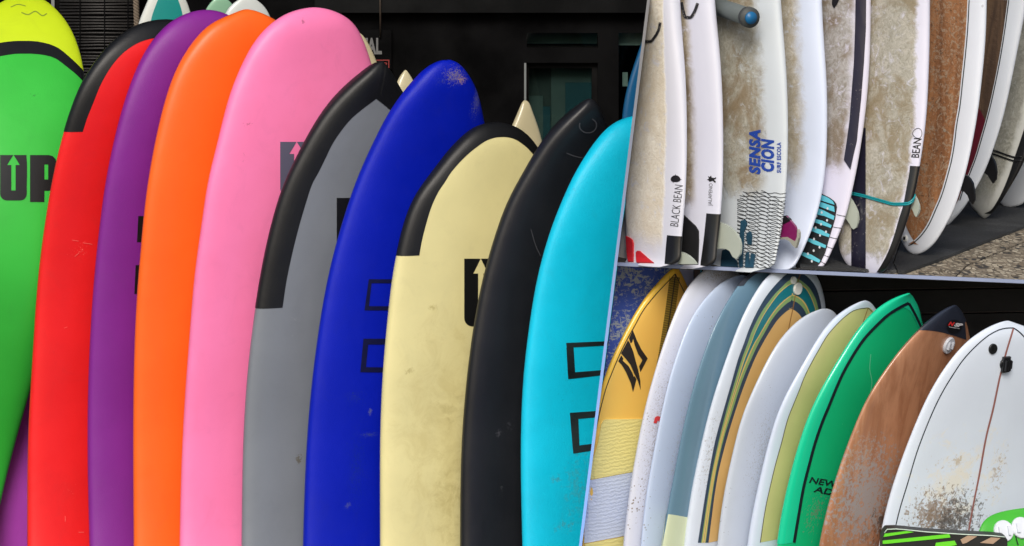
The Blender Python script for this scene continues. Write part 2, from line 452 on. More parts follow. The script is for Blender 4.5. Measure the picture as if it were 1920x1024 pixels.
        o = mesh_obj(name, V, F2, m, parent or s.root, smooth=True)
        if thick:
            o.data.polygons.foreach_set('use_smooth', [len(p.vertices) == 3 for p in o.data.polygons] if False else [False] * len(o.data.polygons))
        return o
    def strip(s, name, pts, wpx, m, off=0.0013, M=70, parent=None):
        """line of constant width along a curve"""
        pts = np.array(pts, float); L = np.concatenate([[0], np.cumsum(np.hypot(*np.diff(pts, axis=0).T))])
        f = np.linspace(0, L[-1], M)
        u, v = (pchip(L, pts[:, 0])(f), pchip(L, pts[:, 1])(f)) if len(pts) > 2 else (np.interp(f, L, pts[:, 0]), np.interp(f, L, pts[:, 1]))
        du, dv = np.gradient(u), np.gradient(v); l = np.hypot(du, dv); nx, ny = -dv / l, du / l
        U = np.stack([u + nx * wpx / 2, u, u - nx * wpx / 2], 1); Vv = np.stack([v + ny * wpx / 2, v, v - ny * wpx / 2], 1)
        t, th = s.locate(U.ravel(), Vv.ravel())
        return s.grid(name, t.reshape(U.shape), th.reshape(U.shape), m, off, parent)
    def text(s, name, body, o, ax, ay, m, bold=0.0, shear=0.0, g=10, off=0.0014, space=1.0):
        tris = text2d(body, bold, shear, space)
        V = [(o[0] + x * ax[0] + y * ay[0], o[1] + x * ax[1] + y * ay[1]) for x, y in tris[0]]
        return s.decal(name, None, m, off, g, tris=(V, tris[1]))
    def disc(s, name, u, v, r, m, hgt=0.006, parent=None, squash=1.0, seg=24):
        t, th = s.locate(u, v); c = s.Pn(t, th, 0.0)[0]; n = Vector(s.last_n[0])
        up = Vector((0, 0, 1)); x = up.cross(n).normalized(); y = n.cross(x)
        rr = r * K * (c[1] + CAM_D); V = []; F = []
        prof = [(1.0, -0.004), (1.0, hgt * 0.7), (0.93, hgt), (0.0, hgt)]
        for q, z in prof[:3]:
            for k in range(seg):
                a_ = 2 * math.pi * k / seg
                V.append(tuple(Vector(c) + x * math.cos(a_) * rr * q * squash + y * math.sin(a_) * rr * q + n * z))
        for i in range(2):
            for k in range(seg): F.append((i * seg + k, i * seg + (k + 1) % seg, (i + 1) * seg + (k + 1) % seg, (i + 1) * seg + k))
        F.append(tuple(2 * seg + k for k in range(seg)))
        o = mesh_obj(name, V, F, m, parent or s.root, smooth=False); o2 = subroot(o)
        s.frame = (Vector(c), x, y, n, K * (c[1] + CAM_D))
        return o
    def block(s, name, du0, du1, dv0, dv1, h0, h1, m, parent):
        """box in the frame of the last disc (px from its centre, metres high)"""
        c, x, y, n, q = s.frame; V = []
        for hh in (h0, h1):
            for a_, b_ in ((du0, dv0), (du1, dv0), (du1, dv1), (du0, dv1)): V.append(tuple(c + x * a_ * q - y * b_ * q + n * hh))
        F = [(0, 3, 2, 1), (4, 5, 6, 7), (0, 1, 5, 4), (1, 2, 6, 5), (2, 3, 7, 6), (3, 0, 4, 7)]
        return mesh_obj(name, V, F, m, parent, smooth=False)
    def fin(s, poly, m, att, turn=-8, th=0.007, name='fin', parts=None):
        """fin standing out past the rail near the tail; att = where it leaves the board"""
        t, a_ = s.locate(*att); p0 = s.P(t, a_)[0] - s.N * (s.h * 0.6)
        al = s.psi + R(-turn); d = np.array((math.cos(al), math.sin(al), 0)); nn = np.array((-d[1], d[0], 0))
        def put(poly, m, name, th, parent):
            u0, v0 = s.proj(p0); V = []; k = len(poly)
            for sg in (-1, 1):
                for (u, v) in poly:
                    dx = (u - 960) * K; tt = (dx * (p0[1] + CAM_D) - p0[0]) / (d[0] - dx * d[1])
                    q = p0 + d * tt; q[2] = EYE - (v - VH) * K * (q[1] + CAM_D); V.append(q + nn * sg * th / 2)
            F = [tuple(range(k)), tuple(range(k, 2 * k))[::-1]] + [(i, (i + 1) % k, (i + 1) % k + k, i + k) for i in range(k)]
            o = mesh_obj(name, V, F, m, parent, smooth=False)
            bmx = bmesh.new(); bmx.from_mesh(o.data); bmesh.ops.recalc_face_normals(bmx, faces=bmx.faces); bmx.to_mesh(o.data); bmx.free()
            return o
        o = put(poly, m, name, th, s.root); subroot(o)
        for q, mm, nm in (parts or []): put(q, mm, nm, th + 0.002, o)
        return o

_tx = {}
def text2d(body, bold=0.0, shear=0.0, space=1.0):
    key = (body, bold, shear, space)
    if key in _tx: return _tx[key]
    cu = bpy.data.curves.new('lettering', 'FONT'); cu.body = body; cu.offset = bold; cu.shear = shear; cu.space_character = space; cu.resolution_u = 3
    ob = bpy.data.objects.new('lettering', cu); col.objects.link(ob); bpy.context.view_layer.update()
    me = bpy.data.meshes.new_from_object(ob.evaluated_get(bpy.context.evaluated_depsgraph_get()))
    me.calc_loop_triangles()
    V = np.array([v.co[:2] for v in me.vertices]); F = [tuple(t.vertices) for t in me.loop_triangles]
    V = (V - V.min(0)) / (V.max(0) - V.min(0))
    bpy.data.objects.remove(ob); bpy.data.curves.remove(cu); bpy.data.meshes.remove(me)
    _tx[key] = (V.tolist(), F); return _tx[key]

def u_mark(x, top, bot, w_, aw, ash):
    """the letter U whose counter is an upward arrow: two halves; x = arrow axis, w_ = half width, aw = half head, ash = half shaft"""
    H = bot - top; hb = top + H * 0.22; sb = top + H * 0.78; r = w_ * 0.5
    arc = [(x + w_ - r + r * math.cos(R(q)), bot - r + r * math.sin(R(q))) for q in (0, 18, 36, 54, 72, 90)]
    right = [(x + 0.3, top), (x + w_, top)] + arc + [(x, bot), (x, sb), (x + ash, sb), (x + ash, hb), (x + aw, hb)]
    return [right, [(2 * x - a_, b_) for a_, b_ in right][::-1]]

def p_mark(x0, x1, top, bot):
    w_ = x1 - x0; bw = top + (bot - top) * 0.76; r = w_ * 0.3
    tr = [(x1 - r + r * math.cos(R(q)), top + r + r * math.sin(R(q))) for q in (-90, -60, -30, 0)]
    br = [(x1 - r + r * math.cos(R(q)), bw - r + r * math.sin(R(q))) for q in (0, 30, 60, 90)]
    hx0, hx1, hy0, hy1 = x0 + w_ * .54, x0 + w_ * .68, top + (bot - top) * .2, top + (bot - top) * .52
    # outline split in two so that the hole is a real opening
    left = [(x0, top), (hx0, top), (hx0, bw), (x0 + w_ * .54, bw), (x0 + w_ * .54, bot), (x0, bot)]
    top_ = [(hx0, top)] + tr + [(x1, hy0), (hx0, hy0)]; mid_ = [(hx1, hy0), (x1, hy0), (x1, hy1), (hx1, hy1)]; low = [(hx0, hy1), (x1, hy1)] + br + [(hx0, bw)]
    return [left, top_, mid_, low]

def frame_mark(x0, y0, x1, y1, t, tb=None):
    tb = tb or t
    return [[(x0, y0), (x1, y0), (x1, y0 + tb), (x0, y0 + tb)], [(x0, y1 - tb), (x1, y1 - tb), (x1, y1), (x0, y1)],
            [(x0, y0 + tb), (x0 + t, y0 + tb), (x0 + t, y1 - tb), (x0, y1 - tb)], [(x1 - t, y0 + tb), (x1, y0 + tb), (x1, y1 - tb), (x1 - t, y1 - tb)]]

# ------------------------------------------------------------------ ground and shop front (left bay)
M_ground = mat('ground_asphalt', (92, 90, 88), rough=0.9, grain=(120, 0.5), tint=0.15)
v, f = box_vf(-900, 900, -900, 900, -0.5, 0.0)
tag(mesh_obj('ground', v, f, M_ground, smooth=False), kind='structure')
M_black = mat('black_paint', (6, 6, 7), rough=0.7, spec=0.03, tint=0.2, grain=(40, 0.1))
M_black2 = mat('dark_timber', (10, 9, 9), rough=0.75, spec=0.05, tint=0.3, grain=(60, 0.3))
M_beam = mat('grey_black_beam', (15, 16, 17), rough=0.6, spec=0.06, tint=0.2)
M_slat = mat('black_bamboo', (24, 22, 21), rough=0.5, spec=0.4, tint=0.5, grain=(80, 0.3))
M_glass = mat('door_glass', (22, 28, 29), rough=0.1, spec=0.35, tint=0.1)
M_grey = mat('frame_grey', (120, 124, 124), rough=0.5)
M_pale = mat('pale_grey_paint', (176, 186, 186), rough=0.6, tint=0.15)  # one even pale grey
M_teal = mat('dark_teal_panel', (26, 76, 90), rough=0.6, tint=0.15)
M_inner = mat('dim_green_grey_panel', (86, 100, 100), rough=0.7, tint=0.15)
SY = 2.0

def slab(name, u0, u1, v0, v1, Y, depth, m, parent):
    a, b = pt(u0, v1, Y), pt(u1, v0, Y)
    v, f = box_vf(a[0], b[0], Y, Y + depth, a[2], b[2]); return mesh_obj(name, v, f, m, parent, smooth=False)

def hole_wall(name, x0, x1, z0, z1, holes, y0, y1, m, parent):
    xs = sorted({x0, x1} | {h[0] for h in holes} | {h[1] for h in holes}); zs = sorted({z0, z1} | {h[2] for h in holes} | {h[3] for h in holes})
    P_ = []
    for i in range(len(xs) - 1):
        for j in range(len(zs) - 1):
            cx, cz = (xs[i] + xs[i + 1]) / 2, (zs[j] + zs[j + 1]) / 2
            if any(h[0] < cx < h[1] and h[2] < cz < h[3] for h in holes): continue
            P_.append(box_vf(xs[i], xs[i + 1], y0, y1, zs[j], zs[j + 1]))
    v, f = join(P_); return mesh_obj(name, v, f, m, parent, smooth=False)

shop = root('shop', 'black shop front with a glazed door behind the foam boards', 'shop', (0, SY, 0))
def hx(u0, u1, v0, v1, Y=SY):
    a, b = pt(u0, v1, Y), pt(u1, v0, Y); return (a[0], b[0], a[2], b[2])
door = hx(985, 1121, 118, 760); tran = hx(988, 1121, 62, 90); side = hx(1160, 1230, 62, 760)
hole_wall('wall', -3.2, 2.2, 0.001, 4.6, [door, tran, side], SY, SY + 0.16, M_black, shop)
slab('beam', 590, 1240, -20, 24, SY - 0.06, 0.06, M_beam, shop)
slab('beam', 590, 1240, -60, -22, SY - 0.1, 0.1, M_black2, shop)
dr = mesh_obj('door', *join([box_vf(door[0], door[0] + .012, SY + .03, SY + .08, door[2], door[3] - .02), box_vf(door[1] - .02, door[1], SY + .03, SY + .08, door[2], door[3] - .02), box_vf(door[0], door[1], SY + .03, SY + .08, door[3] - .02, door[3])]), M_black2, shop, smooth=False)
subroot(dr)
mesh_obj('door_edge', *box_vf(door[0] - .004, door[0] + .003, SY - .012, SY - .001, pt(0, 190, SY)[2], door[3]), M_grey, dr, smooth=False)
def gmat(name, tint_):
    m = bpy.data.materials.new(name); m.use_nodes = True; nt = m.node_tree
    out = nt.nodes['Material Output']; b = nt.nodes['Principled BSDF']
    tr = nt.nodes.new('ShaderNodeBsdfTransparent'); tr.inputs[0].default_value = (*lin(tint_), 1)
    gl = nt.nodes.new('ShaderNodeBsdfGlossy'); gl.inputs['Roughness'].default_value = 0.03
    fr = nt.nodes.new('ShaderNodeFresnel'); fr.inputs[0].default_value = 1.45
    mx = nt.nodes.new('ShaderNodeMixShader')
    nt.links.new(nmath(nt, 'MULTIPLY', fr.outputs[0], 0.7), mx.inputs[0]); nt.links.new(tr.outputs[0], mx.inputs[1]); nt.links.new(gl.outputs[0], mx.inputs[2]); nt.links.new(mx.outputs[0], out.inputs[0])
    return m
M_pane = gmat('clear_pane', (215, 225, 222))
mesh_obj('pane', *box_vf(door[0] + .012, door[1] - .02, SY + .05, SY + .056, door[2], door[3] - .02), M_pane, dr, smooth=False)
mesh_obj('transom_pane', *box_vf(tran[0], tran[1], SY + .05, SY + .056, tran[2], tran[3]), M_pane, shop, smooth=False)
mesh_obj('side_pane', *box_vf(side[0], side[1], SY + .05, SY + .056, side[2], side[3]), M_pane, shop, smooth=False)
# room behind the glass
mesh_obj('room_wall', *box_vf(-3.2, 2.2, SY + 1.2, SY + 1.3, 0.001, 4.6), M_black, shop, smooth=False)
M_dim = mat('dim_blind', (52, 62, 62), rough=.7, tint=.2)
PB_ = SY + .075
slab('room_panel', 985, 1034, 118, 600, PB_ + .03, 0.01, M_dim, shop)
slab('room_panel', 1033.5, 1121, 120, 600, PB_ + .02, 0.009, M_inner, shop)
slab('room_panel', 1060, 1121, 155, 600, PB_, 0.01, M_teal, shop)
slab('room_panel', 985, 1018, 180, 600, PB_ + .012, 0.008, M_inner, shop)
slab('room_panel', 1018, 1032, 200, 600, PB_ + .012, 0.008, M_teal, shop)
slab('pane_tone', 988, 1121, 62, 82, PB_, 0.01, M_inner, shop)  # grey reflection of the transom glass, put in as a coloured panel
slab('pane_tone', 1160, 1230, 62, 85, PB_, 0.01, M_pale, shop)
slab('room_panel', 1167, 1177, 136, 162, PB_, 0.01, M_pale, shop)
# unseen roof added above the view to keep the front dark
mesh_obj('shade_roof', *box_vf(-3.2, 1.1, 0.62, SY, 4.1, 4.2), M_black2, shop, smooth=False)
# lettering board
M_white = mat('white_lettering', (205, 205, 205), rough=0.6); M_red = mat('red_sign_paint', (130, 34, 32), rough=0.6)
sg = root('shop_sign', 'black RENTAL sign board half hidden behind the pink board', 'sign', pt(660, 128, SY - 0.03))
slab('sign_panel', 600, 734, 56, 130, SY - 0.03, 0.03, M_black, sg)
def flat_text(body, u0, u1, v0, v1, Y, m, parent, bold=0.02, name='lettering'):
    V, F = text2d(body, bold); P_ = [tuple(pt(u0 + x * (u1 - u0), v1 - y * (v1 - v0), Y)) for x, y in V]
    return mesh_obj(name, P_, F, m, parent, smooth=False)
flat_text('RENTAL', 634, 716, 71, 102, SY - 0.0335, mat('sign_lettering', (105, 105, 105), rough=0.7), sg, 0.035)
fr = frame_mark(650, 112, 730, 128, 2)
V_, F_ = [], []
for q in fr:
    n0 = len(V_); V_ += [tuple(pt(x, y, SY - 0.0335)) for x, y in q]; F_.append(tuple(range(n0, n0 + len(q))))
mesh_obj('red_border', V_, F_, M_red, sg, smooth=False)
flat_text('SURF & SUP', 656, 726, 117, 126, SY - 0.0335, M_red, sg, 0.03)
cb = root('cable', 'thin pale cable hanging on the black shop wall', 'cable', pt(712, 66, SY - .02))
mesh_obj('cord', *tube([pt(712, -60, SY - .075), pt(713, 26, SY - .072), pt(713, 70, SY - .04)], .003), mat('cable_brown', (60, 50, 42)), cb)
# bamboo screen and rope
bs = root('bamboo_screen', 'black bamboo slat screen between the green and red boards', 'screen', pt(190, 400, SY - .3))
P_ = []
vv = -40.0
while vv < 420:
    a, b = pt(112, vv, SY - .3 + random.uniform(-.004, .004)), pt(262, vv + random.uniform(-1.2, 1.2), SY - .3)
    mid_ = (a + b) / 2 + np.array((0, random.uniform(-.004, .004), random.uniform(-.003, .003)))
    P_.append(tube([a, mid_, b], .0042, 6)); vv += 6.0
o = mesh_obj('slat', *join(P_), M_slat, bs); tag(o, kind='stuff')
mesh_obj('backing', *box_vf(pt(112, 0, SY - .27)[0], pt(262, 0, SY - .27)[0], SY - .28, SY - .26, .6, 3.9), M_black, bs, smooth=False)
for u in (150, 196, 240):
    mesh_obj('tie', *tube([pt(u, -40, SY - .307), pt(u, 420, SY - .307)], .002, 5), M_black, bs)
po = root('post', 'pale grey post beside the lime nose of the green board', 'post', pt(101, 900, SY - .25))
mesh_obj('upright', *box_vf(pt(96, 0, SY - .25)[0], pt(102, 0, SY - .25)[0], SY - .25, SY - .2, .001, 4.0), M_grey, po, smooth=False)
mesh_obj('edge_board', *box_vf(pt(103, 0, SY - .24)[0], pt(112, 0, SY - .24)[0], SY - .24, SY - .2, .001, 4.0), M_black2, po, smooth=False)
rp = root('rope', 'braided brown rope hanging beside the teal nosed board', 'rope', pt(254, 60, SY - .4))
for q in (0, 2.09, 4.19):
    path = []
    for i in range(60):
        z = i / 59; c = pt(253 + z * 5, -60 + 150 * z, SY - .4); path.append(c + np.array((math.cos(q + i * .9) * .006, math.sin(q + i * .9) * .006, 0)))
    mesh_obj('strand', *tube(path, .005, 6), mat('rope_fibre', (110, 98, 84), rough=.9), rp)

# ------------------------------------------------------------------ boards leaning inside the shop front (behind the foam row)
GB = 'boards leaning at the shop front behind the foam row'
def back_board(label, tip, edge, half, c, Y=1.3, psi=20, vend=1700, h=.028, **k):
    B = Board(label, GB, tip, edge, half, 1, psi, Y, h, vend, lean=.02, **k); B.body(glassy('back_' + label.split()[0], c)); return B
B = back_board('teal decked board with white rails above the red board', (312, -42), [(292, -34), (276, 6), (266, 25), (259, 45), (250, 90), (240, 200)], [(-34, 17), (6, 38), (25, 46), (45, 52), (90, 60), (200, 70)], (205, 210, 205))
B.inlay([(316, -20), (300, -8), (292, 10), (285, 30), (281, 48), (275, 100), (268, 190)], mat('teal_deck', (20, 135, 130), rough=.4))
back_board('pale green nose peeking over the purple and orange boards', (411, -6), [(400, 0), (392, 8), (385, 19), (378, 50)], [(0, 14), (8, 22), (19, 29), (50, 40)], (140, 185, 155), Y=1.2)
back_board('grey white nose peeking between the orange and pink boards', (464, -7), [(447, 0), (436.5, 6), (423, 23), (412, 60)], [(0, 17), (6, 27), (23, 40), (60, 52)], (200, 206, 204), Y=1.1)
B = back_board('small cream pointed nose between the grey and blue boards', (760, 131), [(757, 134), (751, 141), (747, 147), (738, 175), (728, 230)], [(134, 3.5), (141, 9), (147, 13), (175, 23), (230, 33)], (205, 196, 160), Y=.95, psi=25)
B = back_board('narrow cream nose standing just behind the pink board', (668, 60), [(655, 75), (642, 110), (630, 170)], [(75, 16), (110, 31), (170, 48)], (196, 186, 150), Y=1.0, psi=22)
B = back_board('cream pin nose behind the black board', (984, 188), [(980, 191), (972, 208), (962, 231), (950, 262), (938, 300)], [(191, 5.5), (208, 13), (231, 22.5), (262, 33), (300, 43)], (198, 188, 152), Y=.9, psi=28)
B = back_board('dark blue board in the shadow beside the door', (1212, 66), [(1200, 88), (1185, 133), (1172, 179), (1166, 222), (1160, 320)], [(88, 13), (133, 28), (179, 38), (222, 43), (320, 50)], (20, 92, 140), Y=1.7, psi=24)

# ------------------------------------------------------------------ foam boards of the left row
GF = 'soft foam boards standing in a row on the left'
BAND = foam('black_foam_band', (17, 18, 20), tint=.06)
PRINT = mat('black_print', (14, 15, 17), rough=.45, tint=.1)
FK = dict(h=.041, vend=1868, lean=.03, blunt=True, psi=32)
def foamboard(label, tip, edge, half, Y, **k):
    d = dict(FK); d.update(k); return Board(label, GF, tip, edge, half, 1, d.pop('psi'), Y, d.pop('h'), d.pop('vend'), **d)
SCUF = (205, 190, 180)
# green with lime nose
B = foamboard('green foam board with lime nose, black arch stripe and black arrow logo', (46, -9), [(6, 3), (-22, 22), (-42, 60), (-50, 100), (-56, 160), (-64, 260), (-80, 380), (-100, 500), (-130, 620), (-155, 720), (-180, 830), (-196, 920), (-205, 1016)], [(3, 41), (26, 69), (53, 86), (86, 97), (116, 103.5), (134, 106), (200, 110), (300, 112), (450, 114), (680, 109), (920, 100), (1016, 92)], .36, psi=24, lean=.065, refs=(920, 200))
B.body(foam('green_foam', (54, 184, 62), wear=[B.wear(62, 178, 60, 22, 130, .66, (30, 90, 40), .8), B.wear(40, 450, 90, 300, 60, .74, (40, 120, 40), .5)]))
lime = foam('lime_foam', (198, 222, 32))
lo = [(-44, 95), (-20, 86), (10, 79), (35, 77), (58, 77), (85, 81), (105, 88), (130, 107), (150, 126), (159, 136)]
li = [(-46, 120), (-20, 111), (10, 104), (35, 101), (58, 101), (85, 104), (100, 108), (122, 123), (145, 142), (160, 158)]
B.zone(None, lo, lime, name='nose_panel'); B.zone(lo, li, BAND, name='arch_stripe')
B.decal('logo_letter', u_mark(25, 291, 376, 25, 12, 4), PRINT); B.decal('logo_letter', p_mark(56, 106, 291, 379), PRINT)
B.strip('scuff_mark', [(40, 24), (52, 28), (66, 22), (80, 30), (88, 26)], 2.0, mat('grey_scuff', (120, 140, 40), rough=.8))
B.strip('scuff_mark', [(20, 14), (34, 9), (48, 12)], 1.6, bpy.data.materials['grey_scuff'])
# purple behind green
B = foamboard('plain purple foam board behind the green one at the far left', (30, 300), [(-30, 330), (-70, 420), (-90, 560), (-100, 800), (-100, 1016)], [(330, 50), (420, 85), (560, 105), (800, 110), (1016, 110)], .53, psi=24, lean=.065)
B.body(foam('purple_foam', (166, 64, 176), grain=(500, .3)))
# red
B = foamboard('red foam board with a black rail band round its nose', (312, 37), [(259, 46.5), (232, 63), (199, 91), (176, 123), (156, 153), (139, 196), (123, 246), (109.5, 299), (101, 340), (89.6, 406), (78, 489), (70, 572), (64, 680), (57, 781), (54, 881), (54, 1016)],
    [(46.5, 52), (63, 78), (91, 110), (123, 130), (153, 147), (196, 160), (246, 170), (340, 178), (680, 182), (1016, 182)], .36)
B.body(foam('red_foam', (234, 28, 32), wear=[B.wear(150, 470, 50, 50, 240, .66, (255, 150, 140), .7), B.wear(130, 920, 60, 120, 200, .7, (255, 140, 130), .6)]))
B.rail_band([(325, 68), (289, 71.5), (265, 78), (240, 92), (222, 108), (205, 130), (188, 160), (175, 192), (163, 222), (155, 247)], BAND)
for q in ([(135, 450), (147, 452)], [(155, 455), (173, 458)], [(120, 615), (126, 613)], [(140, 481), (148, 474)], [(122, 968), (122, 978)], [(147, 998), (157, 998)]):
    B.strip('scratch', q, .9, foam('pale_scratch', (250, 110, 104)) if 'pale_scratch' not in bpy.data.materials else bpy.data.materials['pale_scratch'], M=6)
# purple
B = foamboard('purple foam board between the red and orange boards', (388, 18.5), [(375, 19.3), (352, 25), (325, 38), (305, 55), (285.5, 78), (265.6, 111), (250.6, 146), (236, 189), (222, 239), (212, 285.5), (201, 338.6), (191, 416), (182.6, 489), (176, 566), (171, 655), (167, 781), (167, 881), (171, 1016)],
    [(19.3, 13), (25, 35), (38, 60), (55, 80), (78, 99), (111, 117), (146, 131), (239, 156), (340, 168), (680, 178), (1016, 178)], .3)
B.body(foam('purple_foam_deck', (126, 34, 140), grain=(500, .3), wear=[B.wear(215, 900, 70, 300, 200, .72, (190, 90, 190), .5)]))
B.decal('logo_block', [[(259, 405), (330, 405), (329, 454), (256.5, 454)]], PRINT); B.decal('logo_block', [[(254, 497), (330, 497), (329, 551), (251.6, 551)]], PRINT)
# orange
B = foamboard('plain orange foam board', (463, 17.5), [(452, 19.5), (441.5, 25), (408, 36.5), (382, 56), (362, 80), (342, 109.5), (325, 146), (312, 186), (299, 239), (289, 289), (280.5, 338.6), (272, 406), (267, 473), (260.6, 539), (256, 622), (252.6, 781), (252.6, 881), (253.6, 1016)],
    [(19.5, 12), (25, 26), (36.5, 55), (56, 78), (80, 97), (109.5, 115), (146, 130), (239, 155), (340, 168), (680, 178), (1016, 178)], .24)
B.body(foam('orange_foam', (255, 104, 30), rough=.42, wear=[B.wear(330, 900, 60, 40, 200, .7, (120, 50, 20), .6), B.wear(360, 530, 40, 60, 240, .72, (255, 180, 130), .5)]))
# pink
B = foamboard('pink foam board, the tallest, with a grey arrow logo', (590, 14), [(570, 16), (553, 20), (533, 28), (509.5, 45), (486, 68), (466, 100), (450, 133), (433, 176), (420, 226), (408, 282), (392, 340), (382, 423), (372, 483), (365, 546), (360, 622), (355, 680), (348, 781), (343, 881), (340, 1016)],
    [(16, 20), (20, 36), (28, 55), (45, 78), (68, 96), (98, 112), (121, 121), (200, 149), (260, 163), (340, 175), (680, 185), (1016, 185)], .18)
B.body(foam('pink_foam', (250, 128, 180), wear=[B.wear(465, 233, 14, 8, 160, .55, (190, 90, 120), .7), B.wear(458, 290, 8, 50, 160, .62, (200, 100, 130), .5), B.wear(567, 40, 5, 8, 160, .5, (170, 90, 120), .8)]))
B.decal('logo_letter', u_mark(556, 266, 369, 31, 14, 5), mat('grey_print', (92, 90, 112), rough=.5))
# grey
B = foamboard('grey foam board with a pointed nose and wide black rail band', (719, 115), [(708, 117), (699, 120), (682, 133), (659, 151), (632, 176), (612.5, 199), (592.5, 229), (576, 259), (559, 292), (543, 325), (533, 347), (519.5, 390), (503, 456), (490, 526), (480, 589), (470, 672), (462, 764), (458, 865), (456, 1016)],
    [(117, 5.5), (124.5, 17), (143, 35), (163, 52), (173, 60), (199, 80), (229, 98), (259, 113), (292, 127), (347, 145), (456, 165), (589, 175), (680, 178), (1016, 180)], .12)
B.body(foam('grey_foam', (122, 128, 136), rough=.45, wear=[B.wear(560, 860, 10, 14, 120, .5, (95, 90, 75), .8), B.wear(520, 750, 40, 60, 120, .7, (90, 85, 70), .5), B.wear(560, 610, 50, 120, 60, .66, (145, 150, 155), .35)]))
B.rail_band([(712, 180), (700, 189), (682, 202.5), (659, 222), (639, 246), (622, 272), (609, 299), (596, 325), (586, 343), (572.6, 383), (559, 430), (546, 483), (536, 532.5), (529.5, 577)], BAND)
B.strip('nose_seam', [(723, 122), (719, 150), (713, 178)], 1.6, mat('seam', (18, 19, 20), rough=.7), off=.002, M=16)
B.decal('logo_letter', u_mark(668, 371, 480, 37, 15, 6), PRINT)
# blue
B = foamboard('royal blue foam board with scuffed nose and outlined boxes', (839, 112), [(826, 114), (815, 118), (795, 131), (775, 151), (755, 176), (735, 202.5), (719, 232), (702, 265.6), (685.5, 302), (669, 338.6), (655.6, 380), (639, 433), (626, 483), (612.5, 542.5), (602.5, 605.6), (592, 680), (583, 764), (576, 865), (571, 1016)],
    [(114, 12.5), (121, 27), (139, 46), (156, 59), (182.6, 75), (212.5, 88), (232, 95.5), (302, 118), (380, 140), (483, 158), (605, 168), (764, 172), (1016, 172)], .06)
B.body(foam('blue_foam', (0, 26, 178), spec=.3, grain=(480, .3), wear=[B.wear(853, 142, 34, 26, 260, .5, (128, 118, 140), .8, .1), B.wear(866, 150, 14, 12, 200, .48, (170, 140, 130), .7, .1), B.wear(894, 190, 20, 60, 260, .53, (110, 112, 150), .7, .1), B.wear(828, 150, 40, 26, 260, .58, (60, 70, 150), .6, .1), B.wear(668, 880, 46, 200, 300, .56, (26, 50, 130), .6, .14), B.wear(694, 772, 5, 9, 300, .46, (120, 125, 130), .5, .1), B.wear(692, 815, 26, 9, 300, .52, (70, 84, 120), .6, .1), B.wear(652, 948, 10, 8, 300, .5, (90, 100, 140), .5, .1), B.wear(665, 745, 40, 30, 300, .56, (40, 60, 130), .5, .1)]))
NAVY = foam('navy_print', (12, 16, 62), grain=(480, .3))
B.decal('logo_box', [[(691, 523.5), (780, 523.5), (780, 531), (690, 531)], [(684, 574), (780, 574), (780, 582), (683, 582)], [(690, 531), (696.5, 531), (691.5, 574), (684, 574)]], NAVY)
B.decal('logo_box', [[(681, 635), (775, 635), (775, 646), (680, 646)], [(676, 688), (775, 690), (775, 699), (675, 698)], [(680, 646), (690, 646), (686, 688), (676, 688)]], NAVY)
# cream
B = foamboard('cream foam board with a round black banded nose and black logo', (931, 230), [(920, 230.8), (909.5, 232), (883, 244), (863, 260.6), (843, 282), (826.6, 302), (810, 327), (791.7, 346.6), (775, 376.5), (762, 410), (752, 449.5), (745, 483), (737, 529), (732, 579), (727, 629), (722.5, 680), (718.4, 747), (715.7, 848), (716, 1016)],
    [(230.8, 12), (234, 27), (247, 52), (262, 68), (274, 79), (302, 98), (346, 130), (410, 155), (483, 170), (579, 180), (680, 183), (1016, 185)], .0)
B.body(foam('cream_foam', (226, 217, 158), rough=.42, wear=[B.wear(835, 800, 110, 260, 14, .36, (196, 182, 120), .45, .35), B.wear(768, 695, 10, 10, 70, .42, (170, 155, 95), .6, .2), B.wear(840, 770, 60, 60, 30, .5, (172, 158, 100), .4, .25), B.wear(812, 577, 10, 8, 90, .42, (180, 165, 100), .6, .2), B.wear(845, 930, 50, 110, 22, .42, (176, 160, 98), .5, .3)]))
B.rail_band([(944, 256.6), (930, 258), (916, 262), (889.6, 279), (866, 300), (843, 327), (835, 340), (821.6, 360), (808, 390), (798, 423), (790, 456), (786, 479)], BAND)
B.decal('logo_letter', u_mark(901, 485, 612, 31, 14, 5), PRINT)
# black
B = foamboard('black foam board with a worn ring mark near its nose', (1105, 185), [(1097, 188), (1085.5, 196), (1065.6, 211), (1045.6, 229), (1025.7, 252), (1006, 282), (989, 309), (976, 337), (966, 350), (946, 393), (929.5, 443), (913, 499), (899.6, 556), (889.6, 615.5), (881, 680), (874, 747), (868, 831), (865.5, 915), (865.5, 1016)],
    [(188, 8.5), (196, 18), (207, 28.5), (222, 40), (237, 51), (282, 75), (337, 98), (393, 117), (443, 130), (499, 140), (615, 155), (747, 162), (1016, 165)], -.06)
B.body(foam('black_foam', (26, 27, 31), rough=.4, tint=.1, grain=(420, .1), wear=[B.wear(935, 812, 7, 9, 160, .46, (78, 78, 84), .6, .12), B.wear(955, 800, 30, 40, 120, .58, (60, 60, 66), .6, .14), B.wear(940, 915, 4, 9, 160, .5, (74, 74, 76), .6, .12), B.wear(900, 760, 60, 240, 8, .5, (26, 27, 30), .6, .3)]))
ring = [(1102 + 16 * math.cos(R(q)), 235 + 14 * math.sin(R(q))) for q in range(-60, 220, 20)]
B.strip('ring_mark', ring, 2.2, mat('grey_rub', (66, 67, 72), rough=.7), M=40)
B.strip('scratch', [(1062, 287), (1078, 293), (1092, 296)], 2.0, bpy.data.materials['grey_rub'], M=14)
B.strip('scratch', [(995, 430), (1004, 460), (1013, 480)], 1.4, bpy.data.materials['grey_rub'], M=14)
